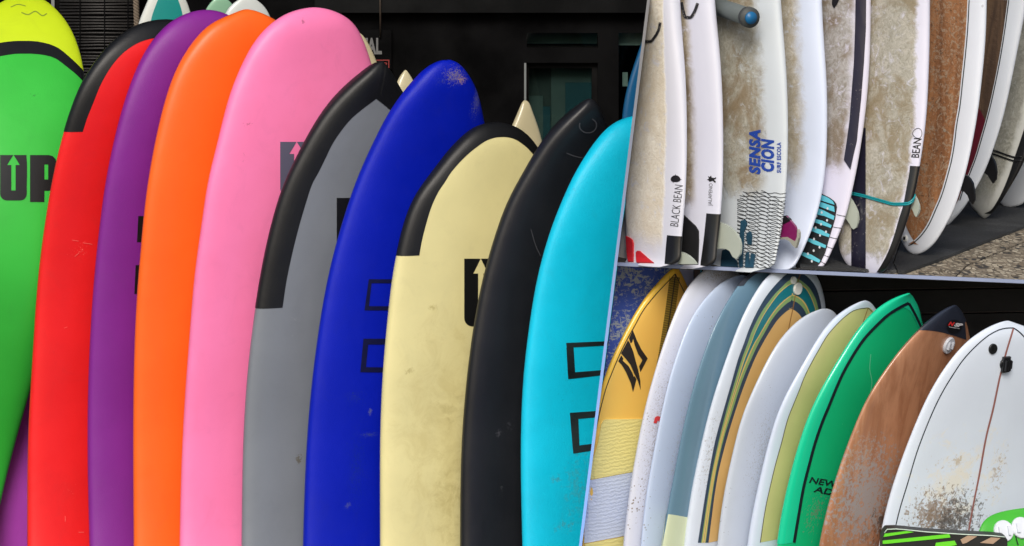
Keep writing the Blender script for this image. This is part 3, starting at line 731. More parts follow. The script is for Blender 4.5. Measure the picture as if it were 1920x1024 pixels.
# cyan
B = foamboard('cyan foam board with two black speckled box outlines', (1196, 217), [(1185, 218.4), (1165, 224), (1145, 235.7), (1125.3, 255.6), (1105.4, 282), (1088.8, 308.7), (1072, 338.6), (1059, 370), (1042, 410), (1029, 449.5), (1015.8, 496), (1005.8, 542.5), (997.5, 595.6), (991, 648.7), (986.4, 680), (982.4, 740.5), (979.7, 814), (979.7, 898), (983, 1016)],
    [(218.4, 11), (224, 30), (235, 49), (255, 68), (282, 87), (308, 102), (338, 117), (410, 142), (496, 160), (595, 172), (740, 180), (1016, 182)], -.12)
B.body(foam('cyan_foam', (6, 206, 240), grain=(300, .35), wear=[B.wear(1086, 915, 40, 100, 60, .46, (70, 170, 182), .5, .22), B.wear(1045, 897, 18, 14, 90, .48, (80, 140, 145), .6, .16), B.wear(1060, 985, 30, 20, 90, .5, (80, 150, 155), .5, .16), B.wear(1060, 740, 90, 300, 150, .66, (10, 150, 180), .5, .1), B.wear(1060, 350, 90, 160, 150, .66, (10, 150, 190), .5, .1)]))
SPK = foam('speckled_black_print', (26, 40, 42), grain=(260, .5), tint=.5, specks=1.0, speck_col=(40, 110, 90))
B.decal('logo_box', [[(1061, 643), (1150, 639), (1150, 647), (1062, 652)], [(1064, 699), (1150, 692), (1150, 701), (1065, 711)], [(1061.5, 652), (1075, 651), (1078, 698), (1064, 699)]], SPK)
B.decal('logo_box', [[(1068, 774), (1140, 769), (1140, 780), (1069, 787)], [(1073, 837), (1140, 828), (1140, 840), (1074.5, 850.5)], [(1069, 787), (1084, 785), (1086, 836), (1073, 837)]], SPK)

# ------------------------------------------------------------------ divider, ledge and walls of the right bay
EDGE_D = 7.4; EY = EDGE_D - CAM_D
v_edge = lambda u: 492.5 + (u - 1157) * 0.0432
def edge_z(X):     # height of the ledge at lateral position X (it slopes a little down to the right)
    u = 960 + X / (K * EDGE_D); return EYE - (v_edge(u) - VH) * K * EDGE_D
def floor_pt(u, v, lift=0.0):     # where the sight line meets the ledge floor
    d = 8.0
    for i in range(30): d = (EYE - edge_z((u - 960) * K * d) - lift) / ((v - VH) * K)
    return pt(u, v, d - CAM_D)
u_div = lambda v: 1215.5 - (v - 6) * 0.1250
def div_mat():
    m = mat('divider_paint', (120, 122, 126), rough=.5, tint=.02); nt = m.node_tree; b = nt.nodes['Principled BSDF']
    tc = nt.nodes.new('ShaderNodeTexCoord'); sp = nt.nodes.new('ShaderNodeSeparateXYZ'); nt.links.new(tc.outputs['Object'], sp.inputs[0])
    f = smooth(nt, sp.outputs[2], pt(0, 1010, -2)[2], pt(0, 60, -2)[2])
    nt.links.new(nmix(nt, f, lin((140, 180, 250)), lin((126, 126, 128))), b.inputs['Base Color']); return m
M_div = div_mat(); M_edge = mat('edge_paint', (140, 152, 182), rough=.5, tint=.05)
dv_ = root('divider_panel', 'thin leaning grey blue divider between the foam boards and the right hand boards', 'divider', (0, 0, 0))
def ray_u(v, Y): return pt(u_div(v), v, Y)
V_ = []
for Y in (-1.72, -0.55):
    for vv in (-8, 1690 if Y < -1 else 1450):
        p = ray_u(vv, Y)
        V_ += [p - np.array((.0034, 0, 0)), p + np.array((.0034, 0, 0))]
F_ = [(0, 1, 3, 2), (4, 6, 7, 5), (0, 2, 6, 4), (1, 5, 7, 3), (0, 4, 5, 1), (2, 3, 7, 6)]
mesh_obj('panel', V_, F_, M_div, dv_, smooth=False)
# ledge floor
M_pave = None
def paving():
    m = bpy.data.materials.new('pebble_paving'); m.use_nodes = True; nt = m.node_tree; b = nt.nodes['Principled BSDF']
    tc = nt.nodes.new('ShaderNodeTexCoord'); P = nscale(nt, tc.outputs['Object'], (80, 42, 80))
    vo = nt.nodes.new('ShaderNodeTexVoronoi'); vo.inputs['Scale'].default_value = 1; vo.feature = 'DISTANCE_TO_EDGE'; nt.links.new(P, vo.inputs['Vector'])
    vc = nt.nodes.new('ShaderNodeTexVoronoi'); vc.inputs['Scale'].default_value = 1; nt.links.new(P, vc.inputs['Vector'])
    sp = nt.nodes.new('ShaderNodeSeparateColor'); nt.links.new(vc.outputs['Color'], sp.inputs[0])
    st = nmix(nt, sp.outputs[0], lin((128, 114, 94)), lin((206, 194, 170)))
    st = nmix(nt, nmath(nt, 'GREATER_THAN', sp.outputs[1], .86), st, lin((60, 58, 56)))
    f = smooth(nt, vo.outputs['Distance'], .03, .10); big = nnoise(nt, P, .09, 3)
    keep = nmath(nt, 'MULTIPLY', f, smooth(nt, nmath(nt, 'ADD', sp.outputs[2], nmath(nt, 'MULTIPLY', big, .5)), .35, .5))
    C = nmix(nt, keep, nmix(nt, smooth(nt, nnoise(nt, P, .35, 4), .35, .65), lin((98, 88, 72)), lin((140, 128, 110))), st)
    nt.links.new(C, b.inputs['Base Color']); b.inputs['Roughness'].default_value = .8
    bp = nt.nodes.new('ShaderNodeBump'); bp.inputs['Distance'].default_value = .004; bp.inputs['Strength'].default_value = .9; nt.links.new(keep, bp.inputs['Height']); nt.links.new(bp.outputs[0], b.inputs['Normal'])
    return m
M_pave = paving(); M_conc = mat('dark_concrete', (70, 66, 60), rough=.9, grain=(60, .5), tint=.2)
XL = pt(u_div(495), 495, EY)[0]; XLb = pt(u_div(495), 495, -.56)[0]
def prism(outline, top, bot):
    k = len(outline); V = [(x, y, top(x)) for x, y in outline] + [(x, y, bot(x)) for x, y in outline]
    return V, [tuple(range(k)), tuple(range(2 * k - 1, k - 1, -1))] + [(i, i + k, (i + 1) % k + k, (i + 1) % k) for i in range(k)]
ol = [(XL, EY + .004), (2.2, EY + .004), (2.2, .6), (.78, .6), (.78, -.5), (pt(1345, 500, -1.3)[0], -.56), (pt(1345, 500, -1.3)[0], EY + .17), (XL + .004, EY + .17)]
tag(mesh_obj('terrace_floor', *prism(ol, lambda x: edge_z(x) - .004, lambda x: edge_z(x) - .0095), M_conc, smooth=False, loc=(1.2, -.5, edge_z(1.2))), kind='structure')
# two paving slabs with a joint
js = [floor_pt(1600, 560)[:2], floor_pt(1860, 484)[:2], floor_pt(1990, 436)[:2]]
def slab_on(name, pts, m, parent, t=.0036, lift=0.0):
    pp = [floor_pt(u, v) for u, v in pts]; k = len(pp)
    V = [tuple(p + np.array((0, 0, lift))) for p in pp] + [tuple(p + np.array((0, 0, lift - t))) for p in pp]
    F = [tuple(range(k)), tuple(range(2 * k - 1, k - 1, -1))] + [(i, i + k, (i + 1) % k + k, (i + 1) % k) for i in range(k)]
    o = mesh_obj(name, V, F, m, parent, smooth=False)
    bmx = bmesh.new(); bmx.from_mesh(o.data); bmesh.ops.recalc_face_normals(bmx, faces=bmx.faces); bmx.to_mesh(o.data); bmx.free(); return o
pv = tag(root('paving', None, None, floor_pt(1800, 505)), kind='structure')
ev = lambda u: v_edge(u) - 0.6
slab_on('paving_slab', [(1640, ev(1640)), (1790, ev(1790)), (1812, 497), (1866, 474), (1990, 424), (1990, 380), (1800, 430), (1700, 480)], M_pave, pv)
slab_on('paving_slab', [(1792.5, ev(1792)), (1990, ev(1990)), (1990, 427.5), (1868, 476.5), (1814.5, 499)], M_pave, pv)
es = root('edge_strip', 'thin blue grey metal strip along the front of the ledge', 'edge trim', (XL, EY, edge_z(XL)))
a0, a1 = XL - .002, 2.2
zt = lambda x: edge_z(x) + .0006
V_ = []
for x in (a0, a1):
    for y, dz in ((EY - .003, 0), (EY + .0035, 0), (EY + .0035, -.0078), (EY - .003, -.0078)): V_.append((x, y, zt(x) + dz))
mesh_obj('strip', V_, [(0, 1, 2, 3), (7, 6, 5, 4), (0, 4, 5, 1), (1, 5, 6, 2), (2, 6, 7, 3), (3, 7, 4, 0)], M_edge, es, smooth=False)
# mat
def mat_rubber():
    m = mat('rubber_mat', (46, 47, 48), rough=.85, tint=.15, grain=(260, 1.0), flake=(300, .56, (84, 85, 86), .9)); return m
M_mat = mat_rubber()
rm = root('rubber_mat', 'black rubber doormat under the tails of the ledge boards', 'mat', floor_pt(1760, 470))
slab_on('mat_sheet', [(1697, 514.3), (1760, 492), (1830, 464), (1990, 402), (1960, 360), (1800, 398), (1700, 430), (1676, 500), (1683, 514)], M_mat, rm, t=.007, lift=.008)
rm2 = root('rubber_mat', 'smaller black rubber mat piece under the white tail at the ledge edge', 'mat', floor_pt(1660, 505))
slab_on('mat_sheet', [(1640, 511.6), (1681, 513.4), (1674, 499), (1698, 430), (1560, 430), (1500, 500), (1500, 506)], M_mat, rm2, t=.007, lift=.008)
# walls of the right bay
WY = -1.30
M_plank = mat('black_plank', (12, 12, 14), rough=.6, spec=.25, tint=.3, grain=(40, .3), streak=.3)
M_bluewall = mat('blue_mottled_paint', (44, 78, 165), rough=.6, tint=.12)
nt = M_bluewall.node_tree; b = nt.nodes['Principled BSDF']; tc = nt.nodes.new('ShaderNodeTexCoord'); P = tc.outputs['Object']
g1 = nnoise(nt, nscale(nt, P, (120, 60, 60)), 1.0, 5, .7, .5); g2 = nnoise(nt, nscale(nt, P, (60, 60, 150)), 1.0, 5, .7, .3); g3 = nnoise(nt, P, 16, 3)
k = nmath(nt, 'ADD', nmath(nt, 'MAXIMUM', g1, g2), nmath(nt, 'MULTIPLY', nmath(nt, 'SUBTRACT', g3, .5), .35))
nt.links.new(nmix(nt, smooth(nt, k, .535, .60), lin((72, 106, 214)), lin((196, 206, 214))), b.inputs['Base Color'])
lw = root('plank_wall', 'black horizontal plank wall behind the lower boards', 'wall', (1.2, WY, 0))
xl = pt(1316, 600, WY)[0]
edges_v = [500, 552, 598, 650, 704, 760, 820, 880, 944, 1010, 1080, 1160, 1250, 1350, 1460, 1580]
M_seam = mat('plank_edge_brown', (46, 36, 34), rough=.7, tint=.3)
for i in range(len(edges_v) - 1):
    z1 = pt(0, edges_v[i], WY)[2]; z0 = pt(0, edges_v[i + 1], WY)[2]; s_ = .03
    y = WY + random.uniform(-.004, .004)
    V_ = [(xl, y, z0 + .004), (2.2, y, z0 + .004 + s_), (2.2, y + .025, z0 + .004 + s_), (xl, y + .025, z0 + .004), (xl, y, z1), (2.2, y, z1 + s_), (2.2, y + .025, z1 + s_), (xl, y + .025, z1)]
    if i == 0: V_[4:] = [(x, yy, edge_z(x) - .014) for x, yy in ((xl, y), (2.2, y), (2.2, y + .025), (xl, y + .025))]
    o = mesh_obj('plank', V_, box_vf(0, 1, 0, 1, 0, 1)[1], M_plank, lw, smooth=False)
    subroot(o)
    V2 = [(xl, y - .003, z0 + .0045), (2.2, y - .003, z0 + .0045 + s_), (2.2, y - .0005, z0 + .0045 + s_), (xl, y - .0005, z0 + .0045), (xl, y - .003, z0 + .0062), (2.2, y - .003, z0 + .0062 + s_), (2.2, y - .0005, z0 + .0062 + s_), (xl, y - .0005, z0 + .0062)]
    mesh_obj('plank_edge', V2, box_vf(0, 1, 0, 1, 0, 1)[1], M_seam, o, smooth=False)
mesh_obj('backing', *box_vf(xl, 2.2, WY + .03, WY + .06, .001, 2.2), M_black, lw, smooth=False)
bw = root('blue_panel', 'blue mottled painted wall panel behind the yellow board', 'wall panel', (.4, EY + .185, 0))
x0, x1, x2, x3 = ray_u(560, WY + .06)[0] - .02, pt(1255, 520, WY)[0], pt(1302, 520, WY)[0], pt(1315.6, 520, WY)[0]
v, f = box_vf(x0, x1, WY + .06, WY + .1, .001, edge_z(x0) - .02); 
# left edge follows the leaning divider
PY = EY + .185
def on_div(z): vv = VH + (EYE - z) / (K * (PY + CAM_D)); return pt(u_div(vv), vv, PY)[0] + .006
v = [(on_div(.001), PY, .001), (x1, PY, .001), (x1, PY + .03, .001), (on_div(.001), PY + .03, .001), (on_div(edge_z(x0) - .02), PY, edge_z(x0) - .02), (x1, PY, edge_z(x0) - .02), (x1, PY + .03, edge_z(x0) - .02), (on_div(edge_z(x0) - .02), PY + .03, edge_z(x0) - .02)]
mesh_obj('panel', v, f, M_bluewall, bw, smooth=False)
ww = root('white_strip', 'pale white wall strip between the yellow board and brown post', 'wall panel', (x1, WY, 0))
mesh_obj('panel', *box_vf(x1 + .001, x2, WY + .04, WY + .08, .001, edge_z(x2) - .02), mat('chalky_white', (216, 214, 226), rough=.8), ww, smooth=False)
bp_ = root('brown_post', 'narrow brown post behind the speckled white board', 'post', (x2, WY, 0))
mesh_obj('upright', *box_vf(x2 + .001, x3 - .001, WY + .02, WY + .06, .001, edge_z(x3) - .02), mat('brown_timber', (120, 102, 96), rough=.8, tint=.2), bp_, smooth=False)
# back walls of the ledge
bk = root('ledge_back_wall', 'black wall closing the back of the ledge', 'wall', (1.2, .6, 0))
mesh_obj('wall_face', *box_vf(.78, 2.3, .6, .7, .001, 4.3), M_black, bk, smooth=False)
mesh_obj('side_face', *box_vf(.70, .78, -.5, .7, .001, 4.3), M_black, bk, smooth=False)

# ------------------------------------------------------------------ lower row of hard boards
GH = 'hard boards standing in a row under the ledge'
LK = dict(h=.03, vend=2288, lean=-.10, psi=47, n=2.2)
def hard(label, tip, edge, half, Y, **k):
    d = dict(LK); d.update(k); return Board(label, GH, tip, edge, half, 1, d.pop('psi'), Y, d.pop('h'), d.pop('vend'), yref='tip', **d)
LINE = mat('dark_pinline', (26, 34, 44), rough=.3)
# yellow
B = hard('yellow board with black emblem, dark centre weave and pale grip pad', (1267, 503), [(1262, 504.5), (1249, 515), (1233, 532), (1217, 550.6), (1201, 571.7), (1188, 594), (1175, 619), (1161.7, 645.5), (1148.5, 674.5), (1136.7, 703.5), (1128.8, 724.6), (1122.5, 760), (1116, 830), (1107.5, 900), (1092.5, 1016)],
    [(504.5, 5), (515, 14.5), (537, 30), (569, 49), (630, 76), (714, 98), (780, 104), (900, 105), (1016, 103)], -1.485)
B.body(glassy('yellow_gloss', (255, 206, 104), rough=.3))
B.rail_band([(1265.5, 513.5), (1255, 525), (1247, 533), (1225, 557), (1205, 583), (1189, 612), (1175, 637), (1160, 668), (1147, 699), (1136, 728), (1126, 766), (1121, 800)], glassy('golden_rail', (248, 200, 70)), name='rail_band')
B.strip('pinline', [(1265.5, 513.5), (1247, 533), (1225, 557), (1205, 583), (1189, 612), (1175, 637), (1160, 668), (1147, 699), (1136, 728), (1126, 766), (1116, 815)], 1.6, LINE)
B.strip('pinline', [(1265.5, 513.5), (1274, 531), (1283, 549)], 1.6, LINE, M=20)
def weave():
    m = mat('dark_weave', (92, 84, 44), rough=.4); nt = m.node_tree; b = nt.nodes['Principled BSDF']; tc = nt.nodes.new('ShaderNodeTexCoord')
    wv = nt.nodes.new('ShaderNodeTexWave'); wv.bands_direction = 'Z'; wv.inputs['Scale'].default_value = 75; nt.links.new(tc.outputs['Object'], wv.inputs['Vector'])
    nt.links.new(nmix(nt, wv.outputs['Fac'], lin((52, 48, 30)), lin((176, 148, 62))), b.inputs['Base Color']); return m
B.strip('centre_weave', [(1264.5, 519), (1258, 569), (1249, 630), (1239, 690), (1229, 740), (1222, 780)], 19, weave())
B.strip('centre_line', [(1265.5, 514), (1258, 569), (1249, 630), (1239, 690), (1229, 740)], 2.0, LINE, off=.002)
z2 = lambda pts: [(1080 + x / 3.793, 490 + y / 3.793) for x, y in pts]
EMB = mat('emblem_black', (36, 34, 38), rough=.5, specks=.6, speck_col=(200, 160, 80))
B.decal('emblem', [z2([(298, 710), (320, 668), (334, 690), (330, 706), (372, 745), (398, 792), (410, 824), (412, 812), (427, 838), (403, 930), (388, 868), (352, 785), (322, 735)])], EMB, g=12)
B.decal('emblem', [z2([(318, 655), (368, 560), (380, 580), (404, 640), (420, 700), (440, 775), (455, 850), (457, 916), (438, 850), (410, 795), (385, 735), (350, 690)])], EMB, g=12)
B.decal('emblem', [z2([(374, 548), (402, 490), (430, 560), (462, 625), (507, 690), (455, 788), (446, 745), (470, 702), (440, 660), (415, 595), (404, 550), (396, 576), (386, 582)])], EMB, g=12)
def gripmat(name, c):
    m = mat(name, c, rough=.75, tint=.03); nt = m.node_tree; b = nt.nodes['Principled BSDF']; tc = nt.nodes.new('ShaderNodeTexCoord')
    P = nscale(nt, tc.outputs['Object'], (1, 1, 1)); ns = nt.nodes.new('ShaderNodeTexWave'); ns.bands_direction = 'Z'; ns.inputs['Scale'].default_value = 36; ns.inputs['Distortion'].default_value = 4.5; ns.inputs['Detail'].default_value = 1; ns.inputs['Detail Scale'].default_value = 2.6
    nt.links.new(P, ns.inputs['Vector'])
    vo = nt.nodes.new('ShaderNodeTexVoronoi'); vo.inputs['Scale'].default_value = 1; nt.links.new(nscale(nt, P, (120, 120, 62)), vo.inputs['Vector'])
    for n in nt.nodes:
        if n.bl_idname == 'ShaderNodeBump':
            n.inputs['Strength'].default_value = .35; n.inputs['Distance'].default_value = .0015
            nt.links.new(ns.outputs['Fac'], n.inputs['Height'])
    return m
GY, GW = gripmat('pale_yellow_grip', (236, 226, 150)), gripmat('pale_blue_grip', (204, 216, 242))
B.decal('grip_pad', [[(1131, 788), (1135, 786), (1250, 785), (1240, 866), (1190, 883), (1107, 898.5), (1113, 860), (1120, 834), (1127, 796)]], GY, off=.003, g=14, thick=True, parent=B.b)
B.decal('grip_pad', [[(1106.8, 900), (1190, 884.5), (1238, 868), (1225, 985), (1170, 1004), (1096, 1018), (1098, 960)]], GW, off=.003, g=14, thick=True, parent=B.b)
B.decal('grip_pad', [[(1097, 1019.5), (1170, 1006), (1224, 987), (1215, 1080), (1092, 1080)]], GY, off=.003, g=14, thick=True, parent=B.b)
# white speckled
B = hard('speckled white board with a small red mark, second from the divider', (1352, 494), [(1330, 500), (1321, 507), (1309, 515), (1299, 528), (1285.6, 545), (1275, 566.5), (1264.5, 593), (1251, 630), (1238, 669), (1227.6, 706), (1214, 754), (1206.5, 788), (1198.6, 830.5), (1189.4, 880.5), (1180, 938.5), (1171, 1015)],
    [(500, 20), (507, 30), (517, 41), (545, 62), (593, 81), (669, 97), (754, 105), (830, 108), (938, 110), (1015, 110)], -1.50)
B.body(glassy('speckled_white', (220, 224, 236), specks=.9, speck_scale=120, speck_col=(130, 116, 100), wear=[B.wear(1350, 515, 70, 28, 300, .58, (150, 135, 115), .8), B.wear(1240, 830, 50, 260, 240, .55, (150, 138, 122), .6)]))
B.decal('red_mark', [[(1225, 793), (1227, 783), (1231, 780), (1236, 780.5), (1242, 786), (1245, 793), (1237, 793), (1233, 788), (1230, 794)]], mat('red_print', (214, 62, 62)), g=6)
# pale board
B = hard('plain pale blue white board beside the speckled one', (1392, 515.5), [(1380, 518), (1364.7, 523), (1349, 533.5), (1333, 548), (1317, 566.5), (1304, 585), (1291, 608.6), (1280.4, 637.6), (1270, 669), (1259, 703.5), (1247.5, 754), (1238, 796), (1230, 841), (1222.4, 880.5), (1214.5, 923), (1209, 965), (1204, 1015)],
    [(518, 11), (523, 22), (533, 36), (548, 50), (585, 75), (637, 94), (703, 105), (796, 110), (880, 110), (1015, 110)], -1.52, h=.02)
B.body(glassy('pale_blue_white', (200, 216, 242), specks=.5, speck_scale=100, speck_col=(120, 110, 100), wear=[B.wear(1275, 850, 40, 260, 220, .6, (165, 160, 152), .5)]))
# grey blue
B = hard('grey blue board with a dark nose edge and cream tail end', (1446, 497), [(1425, 503), (1410.6, 510.5), (1397.5, 519), (1384, 536), (1380, 543), (1367, 561), (1354, 585), (1341, 611), (1333, 632), (1322.6, 661), (1314.6, 685), (1305.4, 714), (1295.5, 755), (1288, 783), (1280.4, 817), (1273.8, 854), (1264.5, 901.6), (1256.6, 944), (1248.7, 978), (1243, 1017)],
    [(503, 19), (510, 36), (536, 60), (561, 74), (611, 94), (685, 108), (783, 112), (901, 112), (1017, 112)], -1.535, h=.022)
B.body(glassy('grey_blue', (106, 140, 162)))
B.rail_band([(1448, 508), (1438, 509), (1429, 511), (1419, 513.5), (1413, 517), (1403, 525), (1394, 536)], glassy('dark_slate', (58, 62, 72)), both=False)
B.zone([(1251, 963.6), (1265, 965.5), (1289.6, 970), (1330, 975), (1380, 980), (1420, 982), (1450, 980)], [(1236, 1090), (1280, 1092), (1330, 1098), (1400, 1100), (1430, 1100)], glassy('cream_green', (214, 224, 190)), name='tail_panel')
# striped
B = hard('white railed board with navy, green and teal arched stripes', (1489, 495), [(1465, 501.5), (1446, 512), (1429, 531), (1413, 556), (1397.5, 585), (1381.6, 622), (1368.5, 658.7), (1358, 690), (1350, 711.5), (1337, 754), (1328, 785.6), (1318.6, 828), (1309.4, 867), (1301.5, 904), (1293.6, 949), (1284.3, 1017)],
    [(501.5, 26), (516, 45), (535, 57), (556, 66.7), (577, 74), (622, 85), (690, 95), (754, 100), (828, 103), (904, 105), (1017, 105)], -1.545)
B.body(glassy('white_gloss', (220, 230, 244), streak=.12, wear=[B.wear(1330, 850, 26, 200, 160, .6, (150, 145, 140), .5)]))
z3 = lambda pts: [(1350 + x / 3.793, 490 + y / 3.793) for x, y in pts]
z4 = lambda pts: [(1350 + x / 3.793, 754 + y / 3.793) for x, y in pts]
zB = lambda pts: [(1080 + x / 3.793, 754 + y / 3.793) for x, y in pts]
zA = lambda pts: [(1360 + x / 7.314, 500 + y / 7.314) for x, y in pts]
low = [(671, 470, 520, 548, 563, 590, 610, 650, 700), (712, 385, 427, 455, 468, 478, 493, 525, 577), (766.7, 270, 311, 335, 349, 353, 367, 395, 436)]
low2 = [(828.4, 440, 488, 503, 518, 519.5, 535, 548, 592), (896.7, 345, 384, 395, 412, 413.5, 430, 439, 472)]
tail_ = (1017.6, 1308, 1314, 1316, 1318.6, 1319.2, 1321.6, 1322.6, 1328)
tops = [[(1497, 508), (1486, 508.7)] + zA([(850, 95), (740, 190), (640, 300), (555, 410), (480, 530), (410, 660), (350, 790), (305, 900), (262, 1024)]),
        [(1498, 520.5), (1490, 521)] + zA([(870, 190), (770, 280), (680, 370), (600, 470), (520, 580), (450, 700), (395, 810), (350, 910), (312, 1024)]),
        [(1494, 529), (1488, 530)] + zA([(885, 238), (800, 295), (720, 370), (650, 460), (570, 575), (500, 690), (440, 810), (395, 910), (352, 1024)]),
        [(1494, 531), (1488, 532)] + zA([(894, 244), (809, 301), (729, 376), (659, 466), (579, 580), (508, 694), (448, 813), (403, 912), (362, 1024)]),
        [(1491, 549), (1488.5, 550)] + zA([(920, 380), (850, 423), (770, 488), (690, 573), (620, 668), (550, 780), (492, 880), (450, 955), (406, 1024)]),
        [(1491, 551), (1488.5, 552)] + zA([(928, 386), (860, 430), (780, 496), (701, 581), (632, 675), (562, 786), (504, 884), (462, 960), (420, 1024)]),
        [(1488.5, 560.5)] + zA([(925, 455), (860, 490), (780, 555), (700, 640), (630, 735), (570, 840), (515, 940), (466, 1024)]),
        [(1486, 576.7)] + zA([(905, 569), (840, 610), (760, 680), (690, 760), (630, 850), (580, 930), (525, 1024)])]
bd = [t_ + [(1320 + r_[i + 1] / 7.314, r_[0]) for r_ in low] + [(1280 + r_[i + 1] / 7.314, r_[0]) for r_ in low2] + [(tail_[i + 1], tail_[0])] for i, t_ in enumerate(tops)]
SN, SG, SY_, ST, STAN = glassy('stripe_navy', (48, 68, 92)), glassy('stripe_green', (138, 172, 110)), glassy('stripe_yellow', (222, 192, 110)), glassy('stripe_teal', (22, 122, 134)), glassy('tan_deck', (226, 186, 120), tint=.08)
for i, mm in enumerate((SN, SG, SY_, ST, SY_, SG, SN)): B.arch(bd[i], bd[i + 1], mm)
B.inlay(bd[7], STAN, off=.0009)
B.strip('stringer', [(1500.5, 513), (1497, 522), (1489, 560), (1486, 577), (1481, 600), (1475, 630)], 1.6, mat('stringer_brown', (150, 105, 55)), off=.0016)
DISC = mat('white_plastic', (226, 228, 222), rough=.4)
d = B.disc('mount_disc', 1486, 525.6, 7.2, DISC, parent=B.b)
d = B.disc('mount_disc', 1494, 541, 12, DISC, parent=B.b)
for q in (-5, 0, 5): B.block('mount_rib', q - 1.4, q + 1.4, -5, 4, .006, .009, mat('grey_plastic', (190, 192, 188)) if 'grey_plastic' not in bpy.data.materials else bpy.data.materials['grey_plastic'], d) if False else None
# white plain
B = hard('plain off white board between the striped and the cream decked boards', (1546, 578.5), [(1534.5, 581), (1518.7, 587), (1503, 597), (1487, 610), (1471, 627), (1455.5, 648), (1442, 672), (1429, 698), (1418.5, 722), (1404, 754), (1389.5, 793.5), (1381.6, 828), (1372.4, 867), (1363, 909.5), (1355, 954), (1350, 996.5), (1347, 1018)],
    [(581, 13.5), (590, 27), (610, 48), (648, 72), (698, 90), (754, 100), (828, 106), (909, 108), (1018, 108)], -1.56)
B.body(glassy('off_white', (202, 211, 224), specks=.4, speck_scale=100, speck_col=(80, 75, 70), wear=[B.wear(1430, 850, 60, 240, 240, .6, (160, 156, 150), .6)]))
# cream decked
B = hard('cream decked board with white rails and thin grey pinline', (1623, 563.5), [(1608.4, 568), (1592.5, 575.7), (1574, 587.5), (1558, 602), (1542.5, 622), (1529, 643), (1516, 666.6), (1503, 690), (1490, 714), (1476.5, 738), (1467, 757), (1455.5, 788), (1443.6, 830.5), (1433, 872.6), (1424, 915), (1414.6, 954), (1404, 1014)],
    [(568, 13), (581, 30), (602, 50), (643, 72), (690, 88), (754, 100), (830, 106), (915, 108), (1014, 108)], -1.58)
B.body(glassy('white_rail_gloss', (216, 228, 248)))
cin = [(1627, 577), (1615, 578.2), (1603, 581), (1584.6, 593), (1566, 611), (1550, 630), (1534.5, 656), (1521, 680), (1508, 706), (1497.6, 732.6), (1488, 756), (1476.5, 785.6), (1464.7, 830.5), (1453, 872.6), (1443.6, 912), (1434, 957), (1425, 1017)]
B.inlay(cin, glassy('cream_deck', (208, 202, 140), specks=.7, speck_scale=90, speck_col=(110, 100, 60), tint=.08))
B.strip('pinline', cin, 1.3, mat('grey_pinline', (80, 85, 70))); B.strip('pinline', [(1627, 577), (1636, 586), (1646, 598)], 1.3, bpy.data.materials['grey_pinline'], M=16)
B.strip('stringer', [(1627, 577), (1618, 603), (1608, 635)], 1.2, bpy.data.materials['stringer_brown'], M=16)
# green
B = hard('bright green gloss board with a thick dark pinline and two black words', (1704, 550.5), [(1697, 552.5), (1688.5, 555), (1670, 563), (1649, 576.5), (1633, 590.5), (1616, 610), (1598, 635), (1582, 661), (1566, 688), (1550, 716.7), (1537, 740.5), (1529, 755), (1516, 788), (1505.5, 820), (1495, 854), (1487, 886), (1479, 917.5), (1471, 952), (1466, 978), (1460, 1017)],
    [(552.5, 6), (555, 11), (568, 28.5), (584, 43), (607, 55), (637, 72), (688, 92), (754, 108), (820, 116), (886, 120), (1017, 122)], -1.60)
B.body(glassy('green_gloss', (18, 194, 130), coat=.8, rough=.25, wear=[B.wear(1530, 960, 40, 70, 150, .56, (120, 140, 120), .7), B.wear(1660, 590, 40, 20, 200, .68, (130, 200, 160), .6), B.wear(1560, 700, 60, 200, 220, .74, (150, 220, 190), .6)]))
gl = [(1703, 568), (1694, 572), (1683, 578), (1665, 589.6), (1643.7, 609), (1620, 634.5), (1613.6, 643), (1595, 672), (1579, 701), (1566, 730), (1555, 757), (1540, 793.5), (1526.6, 833), (1516, 872.6), (1505.5, 915), (1497.6, 959.6), (1488, 1017)]
B.rail_band(gl, glassy('mint_rail', (26, 208, 158), coat=.8, rough=.25), name='rail_band')
B.strip('pinline', gl, 5.4, LINE, off=.002); B.strip('pinline', [(1703, 568), (1711, 582), (1720, 600), (1727, 616)], 4.4, LINE, off=.002, M=24)
B.text('lettering', 'NEW', (1516, 905), (50, 9), (5, -11), LINE, bold=.02); B.text('lettering', 'ADV', (1524, 922), (52, 10), (5, -11), LINE, bold=.02)
B.strip('scratch', [(1632, 664), (1630, 690), (1634, 716), (1631, 740)], 1.0, mat('pale_green_scratch', (120, 220, 180)), M=20)
# brown wood
B = hard('brown wood grain board with a navy nose tip and white mount disc', (1791, 572.5), [(1783, 575), (1775.5, 578), (1760, 587), (1744, 599), (1725.5, 616), (1709.6, 632), (1691, 653), (1672.7, 676.6), (1657, 700), (1641, 724), (1628, 745), (1621.6, 758), (1608.4, 791), (1595, 825), (1584.6, 854), (1574, 883), (1566, 912), (1557, 946.5), (1547.7, 981), (1539, 1017)],
    [(575, 7), (579, 13), (597, 32), (613, 43.5), (629, 53), (676, 78), (724, 94), (791, 112), (854, 124), (912, 130), (1017, 135)], -1.625)
B.body(glassy('brown_wood', (190, 138, 104), wood=(162, 110, 78), rough=.3, coat=.7, wear=[B.wear(1650, 985, 80, 90, 20, .44, (112, 88, 70), .8, .3), B.wear(1625, 930, 90, 130, 110, .47, (160, 156, 156), .9, .06), B.wear(1660, 985, 50, 60, 50, .54, (66, 56, 50), .7), B.wear(1615, 860, 60, 90, 120, .53, (176, 164, 154), .55, .1), B.wear(1690, 800, 60, 60, 120, .66, (180, 160, 145), .5)]))
ny = [(1724, 619.5), (1735, 619.3), (1750, 620.5), (1765, 623), (1780, 627), (1800, 633), (1814, 638)]
B.zone(None, ny, glassy('navy_nose', (40, 46, 60), wear=()), name='nose_panel')
M_ds = mat('sticker_black', (20, 22, 26), rough=.4)
